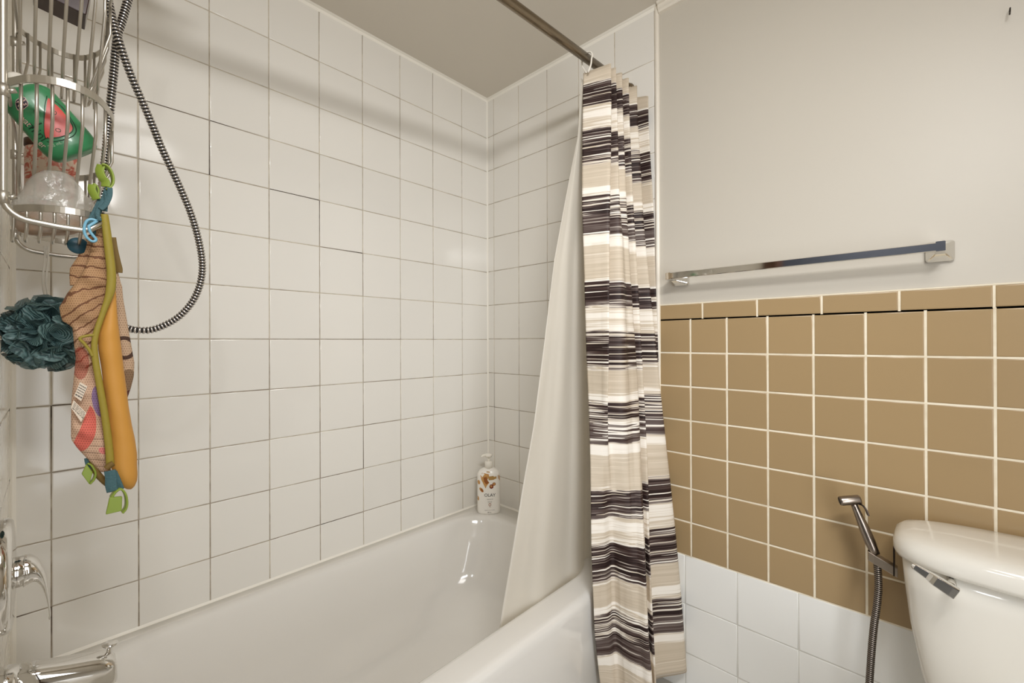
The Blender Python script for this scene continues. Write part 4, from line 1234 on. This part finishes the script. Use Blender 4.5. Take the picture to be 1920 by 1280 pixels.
# ------------------------------------------------------------------ baby bath sling
def sling_mat(name, base, kind):
    m = bpy.data.materials.new(name); m.use_nodes = True
    nt = m.node_tree; b = nt.nodes['Principled BSDF']; L = nt.links.new
    b.inputs['Roughness'].default_value = .8
    uv = N(nt, 'ShaderNodeUVMap', uv_map='cloth')
    sp = N(nt, 'ShaderNodeSeparateXYZ'); L(uv.outputs['UV'], sp.inputs[0])
    u, v = sp.outputs['X'], sp.outputs['Y']         # centimetre-like print coordinates
    # perforated net
    cb = N(nt, 'ShaderNodeCombineXYZ')
    rowi = mth(nt, 'FLOOR', mth(nt, 'DIVIDE', v, 4.4))
    L(mth(nt, 'ADD', mth(nt, 'DIVIDE', u, 4.6), mth(nt, 'MULTIPLY', mth(nt, 'MODULO', rowi, 2.0), .5)), cb.inputs[0]); L(mth(nt, 'DIVIDE', v, 4.4), cb.inputs[1])
    fx = mth(nt, 'SUBTRACT', mth(nt, 'FRACT', mth(nt, 'ADD', mth(nt, 'DIVIDE', u, 4.6), mth(nt, 'MULTIPLY', mth(nt, 'ABSOLUTE', mth(nt, 'MODULO', rowi, 2.0)), .5))), .5)
    fy = mth(nt, 'SUBTRACT', mth(nt, 'FRACT', mth(nt, 'DIVIDE', v, 4.4)), .5)
    dist = mth(nt, 'SQRT', mth(nt, 'ADD', mth(nt, 'MULTIPLY', fx, fx), mth(nt, 'MULTIPLY', fy, fy)))
    hole = mth(nt, 'LESS_THAN', dist, .27)
    col = None
    def mix(fac, a, c):
        mx = N(nt, 'ShaderNodeMix', data_type='RGBA')
        L(fac, mx.inputs['Factor'])
        if isinstance(a, tuple): mx.inputs['A'].default_value = (*lin(a), 1)
        else: L(a, mx.inputs['A'])
        if isinstance(c, tuple): mx.inputs['B'].default_value = (*lin(c), 1)
        else: L(c, mx.inputs['B'])
        return mx.outputs['Result']
    def ell(cx, cy, ax_, ay, rot):
        c, s = math.cos(rot), math.sin(rot)
        du, dv = mth(nt, 'SUBTRACT', u, cx), mth(nt, 'SUBTRACT', v, cy)
        a = mth(nt, 'DIVIDE', mth(nt, 'ADD', mth(nt, 'MULTIPLY', du, c), mth(nt, 'MULTIPLY', dv, s)), ax_)
        q = mth(nt, 'DIVIDE', mth(nt, 'SUBTRACT', mth(nt, 'MULTIPLY', dv, c), mth(nt, 'MULTIPLY', du, s)), ay)
        return mth(nt, 'SQRT', mth(nt, 'ADD', mth(nt, 'MULTIPLY', a, a), mth(nt, 'MULTIPLY', q, q)))
    def inside(x, r=1.0): return mth(nt, 'LESS_THAN', x, r)
    nz = N(nt, 'ShaderNodeTexNoise', i_Scale=.05); L(uv.outputs['UV'], nz.inputs['Vector'])
    if kind == 'front':
        # upper part tan, lower part blush; wavy brown lines across
        low = N(nt, 'ShaderNodeMapRange'); L(v, low.inputs[0]); low.inputs[1].default_value = 590; low.inputs[2].default_value = 720
        col = mix(low.outputs[0], base, (208, 174, 148))
        wob = mth(nt, 'MULTIPLY', mth(nt, 'SUBTRACT', nz.outputs['Fac'], .5), 14)
        ph = mth(nt, 'FRACT', mth(nt, 'DIVIDE', mth(nt, 'ADD', mth(nt, 'SUBTRACT', v, mth(nt, 'MULTIPLY', mth(nt, 'SUBTRACT', u, 170.0), mth(nt, 'SUBTRACT', .12, mth(nt, 'MULTIPLY', mth(nt, 'SMOOTH_MIN', mth(nt, 'MAXIMUM', mth(nt, 'DIVIDE', mth(nt, 'SUBTRACT', v, 520.0), 60.0), 0.0), 1.0, .1), .75)))), wob), 20.0))
        up_ = mth(nt, 'LESS_THAN', v, 690.0); line = mth(nt, 'MULTIPLY', mth(nt, 'LESS_THAN', ph, .17), up_)
        col = mix(line, col, (116, 76, 50))
        lw = mth(nt, 'MULTIPLY', mth(nt, 'LESS_THAN', mth(nt, 'FRACT', mth(nt, 'DIVIDE', v, 13.0)), .16), mth(nt, 'GREATER_THAN', v, 815.0))
        col = mix(lw, col, (168, 138, 116))
        col = mix(inside(ell(184, 752, 12, 29, -.22)), col, (140, 114, 152))
        wedge = mth(nt, 'MULTIPLY', inside(ell(152, 800, 27, 46, .18)), mth(nt, 'GREATER_THAN', mth(nt, 'ADD', mth(nt, 'SUBTRACT', u, 145), mth(nt, 'MULTIPLY', mth(nt, 'SUBTRACT', v, 812), .43)), 0.0))
        col = mix(wedge, col, (214, 106, 92))
        col = mix(inside(ell(193, 842, 10, 6, .35)), col, (216, 128, 122))
        rd = mth(nt, 'MULTIPLY', inside(ell(150, 680, 16, 30, 0)), mth(nt, 'GREATER_THAN', v, 648.0))
        col = mix(mth(nt, 'MULTIPLY', rd, .7), col, (150, 52, 36))
        col = mix(mth(nt, 'MULTIPLY', inside(ell(176, 455, 9, 30, -.3)), .9), col, (150, 58, 44)) if False else col
    else:
        col = mix(mth(nt, 'GREATER_THAN', v, -1.0), base, base)
        e = ell(232, 652, 24, 22, .1)
        col = mix(mth(nt, 'MULTIPLY', inside(e), mth(nt, 'GREATER_THAN', e, .68)), col, (72, 48, 36))
        e2 = ell(238, 713, 15, 22, .3)
        col = mix(mth(nt, 'MULTIPLY', inside(e2), .75), col, (104, 76, 46))
        e3 = ell(246, 744, 13, 14, 0)
        col = mix(inside(e3), col, (84, 44, 30))
    dk = N(nt, 'ShaderNodeMix', data_type='RGBA'); dk.blend_type = 'MULTIPLY'
    dk.inputs['B'].default_value = (.55, .50, .46, 1)
    L(mth(nt, 'MULTIPLY', hole, .85), dk.inputs['Factor']); L(col, dk.inputs['A'])
    L(dk.outputs['Result'], b.inputs['Base Color'])
    bp = N(nt, 'ShaderNodeBump', i_Strength=.35, i_Distance=.001); bp.invert = True
    L(hole, bp.inputs['Height']); L(bp.outputs['Normal'], b.inputs['Normal'])
    return m

def build_sling():
    root = empty('bath_sling', at(200, 640, 'x', .51))
    tag(root, 'patterned mesh bath sling with mustard padding and olive piping hanging from the caddy', 'bath sling')
    M_FRONT = sling_mat('tan_net_with_wavy_lines', (176, 138, 100), 'front')
    M_BACK = sling_mat('sand_net_with_brown_rings', (186, 158, 130), 'back')
    M_PAD = mat('mustard_padding', (200, 144, 62), .6, bump=.25, bscale=45)
    M_OL = mat('olive_piping', (150, 134, 46), .6, bump=.3, bscale=160)
    M_OLD = mat('brown_olive_binding', (112, 88, 36), .7)
    M_TEAL = mat('teal_webbing', (66, 100, 106), .75, bump=.6, bscale=420)
    M_LIME = mat('lime_plastic', (134, 154, 56), .38); M_SKY = mat('sky_blue_plastic', (120, 178, 204), .3)
    M_PETROL = mat('petrol_blue_plastic', (30, 72, 86), .4); M_TAG = mat('care_label_cloth', (226, 212, 194), .7)
    def sheet(name, rows, xc, depth, m, wr=.0022, seg=40, f=(60, 95)):
        """folded cloth: rows of (v, left u, right u); section bulges towards the room with soft creases"""
        rows2 = []
        vs = [r[0] for r in rows]
        nrow = 70
        for k in range(nrow+1):
            v = vs[0]+(vs[-1]-vs[0])*k/nrow
            rows2.append((v, float(np.interp(v, vs, [r[1] for r in rows])), float(np.interp(v, vs, [r[2] for r in rows]))))
        V, UV, R = [], [], []
        for v, ul, ur in rows2:
            for j in range(seg):
                a = 2*PI*j/seg
                c, s = math.cos(a), math.sin(a)
                uu = (ul+ur)/2-c*(ur-ul)/2
                p = at(uu, v, 'x', xc)
                w = min(1.0, (ur-ul)/45)
                bul = s*depth*w
                if s > 0:
                    bul += wr*w*s*(math.sin(p.z*f[0]*1.7+p.y*f[1]+3*mnoise.noise(p*35))+.8*mnoise.noise(Vector((p.y*90, p.z*60, 4))))
                V.append(p+X*bul); UV.append((uu, v))
        F = []
        for i in range(nrow):
            for j in range(seg):
                k = (j+1) % seg
                F.append((i*seg+j, i*seg+k, (i+1)*seg+k, (i+1)*seg+j))
        F.append(tuple(range(seg))); F.append(tuple(range(nrow*seg, nrow*seg+seg)))
        o = add(name, V, F, m, root, True)
        uvl = o.data.uv_layers.new(name='cloth')
        for lp in o.data.loops: uvl.data[lp.index].uv = UV[lp.vertex_index]
        return o
    sheet('net_panel', [(470, 206, 213), (500, 206, 219), (528, 207, 226), (537, 208, 229), (560, 210, 231), (600, 215, 238), (640, 220, 245), (680, 226, 252), (705, 228, 251), (725, 232, 246), (746, 235, 239)], .486, .010, M_BACK, .0010)
    sheet('net_panel', [(440, 166, 186), (462, 154, 186), (480, 146, 184), (503, 131, 178), (518, 130, 170), (535, 131, 160)], .496, .008, M_FRONT, .0012)
    sheet('net_panel', [(424, 180, 202), (445, 176, 203), (470, 170, 205), (500, 160, 208), (530, 142, 208), (548, 127, 206), (562, 119, 204), (575, 111, 201), (590, 113, 197), (602, 117, 192), (608, 128, 186), (614, 136, 181), (640, 138, 178), (655, 140, 178), (670, 142, 182), (690, 140, 186), (720, 137, 190), (750, 134, 196), (790, 133, 200), (823, 133, 204), (840, 145, 206), (856, 160, 207), (870, 174, 208), (884, 188, 208)], .514, .013, M_FRONT, .0046)
    sheet('padding', [(538, 207, 216), (552, 204, 218), (575, 199, 219), (600, 191, 221), (625, 184, 224), (655, 184, 228), (690, 190, 232), (725, 194, 237), (760, 199, 241), (795, 203, 247), (822, 206, 253), (850, 207, 257), (872, 207, 257), (888, 212, 258), (900, 219, 257), (910, 226, 253), (916, 236, 247)], .522, .0165, M_PAD, .0007, f=(25, 60))
    def px(uvs, x, n=6): return catmull([at(u, v, 'x', x+dx) for u, v, dx in [(p+(0,))[:3] for p in uvs]], n)
    pp = px([(196, 402), (199, 425), (202, 450), (205, 475), (208, 500), (209, 525), (207, 545), (202, 562), (196, 578), (190, 595), (184, 612), (179, 630), (177, 650), (179, 675), (184, 705), (190, 740), (196, 775), (201, 810), (205, 845), (207, 874)], .537)
    n = len(pp)
    rad = [float(np.interp(i/n, [0, .08, .3, .38, .45, .6, 1], [.0045, .0052, .0058, .0042, .0036, .0038, .0050])) for i in range(n)]
    add('piping', *tube(pp, rad, 12, flat=.8), M_OL, root, True)
    add('piping', *tube(px([(178, 628), (165, 629), (150, 634), (158, 644), (167, 655), (174, 668)], .538), .0021, 10), M_OL, root, True)
    add('piping', *tube(px([(173, 857), (176, 872), (183, 888), (194, 900), (206, 910)], .512), [.0045]*31, 10), M_OLD, root, True)
    add('piping', *tube(px([(199, 878), (206, 872), (213, 868)], .545), .0042, 10), M_OLD, root, True)
    add('loose_flap', *band(px([(211, 445), (214, 465), (219, 487), (223, 503), (223, 511)], .492), .009, .0025, ref=(.3, 1, .1)), M_OLD, root, True)
    # webbing straps and clips at the top
    def strap(uvs, x, w=.0072, name='strap'):
        return add(name, *band(px(uvs, x), w, .0022, ref=(.25, 1, 0)), M_TEAL, root, True)
    strap([(203, 352), (199, 362), (196, 372), (191, 384), (184, 398), (178, 410), (172, 424)], .529)
    strap([(188, 372), (184, 382), (178, 395), (171, 408), (164, 420)], .523, .0055)
    strap([(200, 358), (200, 372), (198, 384), (197, 396)], .536, .0055)
    strap([(206, 352), (206, 364), (202, 376), (196, 386), (188, 392)], .541, .0065)
    strap([(194, 376), (186, 388), (183, 402), (187, 414)], .538, .0055)
    strap([(172, 424), (178, 440), (184, 452), (186, 462)], .518, .0055)
    add('clip', *band(px([(190, 309), (187, 320), (191, 332), (198, 341), (198, 350)], .530), .012, .0022, ref=(.6, .8, .1)), M_LIME, root, True)
    add('clip', *band(px([(191, 309), (198, 311), (206, 319), (211, 332), (211, 344), (206, 352), (199, 355)], .532), .0105, .0024, ref=(1, .2, .1)), M_LIME, root, True)
    add('clip', *band(px([(173, 346), (172, 355), (177, 366), (181, 374)], .525), .011, .0022, ref=(.6, .8, .1)), M_LIME, root, True)
    add('clip', *band(px([(174, 345), (180, 349), (184, 358), (183, 368)], .524), .008, .0022, ref=(1, .2, .1)), M_LIME, root, True)
    loop = px([(182, 414), (172, 411), (163, 414), (158.5, 424), (158.5, 436), (164, 446), (172, 452), (178, 452), (180, 448), (175, 442), (169, 434), (166, 424)], .540)
    add('buckle_loop', *tube(loop+[loop[0]], .0019, 10), M_SKY, root, True)
    dc = at(146, 461, 'x', .497)
    add('end_disc', *lathe([(0, 0), (.0118, 0), (.0124, .0012), (.0124, .0034), (.0118, .0046), (0, .0046)], dc, (1, .1, 0), 32), M_PETROL, root, True)
    # lower straps and clips
    strap([(206, 882), (208, 895), (208, 908), (211, 921)], .545, .0135)
    strap([(213, 884), (218, 895), (223, 907), (227, 917)], .541, .008)
    strap([(166, 858), (168, 868), (172, 880)], .512, .010)
    def plate(quad, x, t, m, name='clip'):
        a = [at(u, v, 'x', x) for u, v in quad]
        V = [p-X*t/2 for p in a]+[p+X*t/2 for p in a]
        o = add(name, V, [(0, 1, 2, 3), (7, 6, 5, 4)]+[(i, (i+1) % 4, 4+(i+1) % 4, 4+i) for i in range(4)], m, root)
        return bevel_obj(o, t*.22, 2)
    plate([(205, 932), (229, 930), (228, 957), (198, 964)], .550, .0055, M_LIME)
    add('clip', *band(px([(208, 932), (216, 921), (226, 916), (234, 925), (237, 940), (235, 952), (229, 960)], .545), .0130, .0026, ref=(1, .1, 0)), M_LIME, root, True)
    plate([(162, 869), (174, 885), (167, 907), (153, 888)], .516, .005, M_LIME)
    add('clip', *band(px([(164, 868), (171, 872), (178, 885), (176, 897), (168, 906)], .512), .011, .0024, ref=(1, .1, 0)), M_LIME, root, True)
    # sewn-in care label with its small print
    def label(quad, x):
        a = [at(u, v, 'x', x) for u, v in quad]
        o = plate(quad, x, .0008, M_TAG, 'care_label')
        e1, e2 = (a[1]-a[0]), (a[3]-a[0])
        nn = X*.0007
        rnd = random.Random(5)
        for i in range(5):
            t = .14+i*.17
            h = .055 if i != 4 else .09
            s = .08
            while s < .86:
                w = rnd.uniform(.06, .2)
                p = a[0]+e1*s+e2*t+nn; q = a[0]+e1*min(.94, s+w)+e2*t+nn
                V = [p, q, q+e2*h, p+e2*h]
                add('print_line', V, [(0, 1, 2, 3)], M_BLACK, o)
                s += w+.05
    label([(138, 750), (162, 774), (152, 791), (133, 764)], .5335)
    label([(150, 716), (164, 724), (152, 752), (139, 742)], .5325)
build_sling()
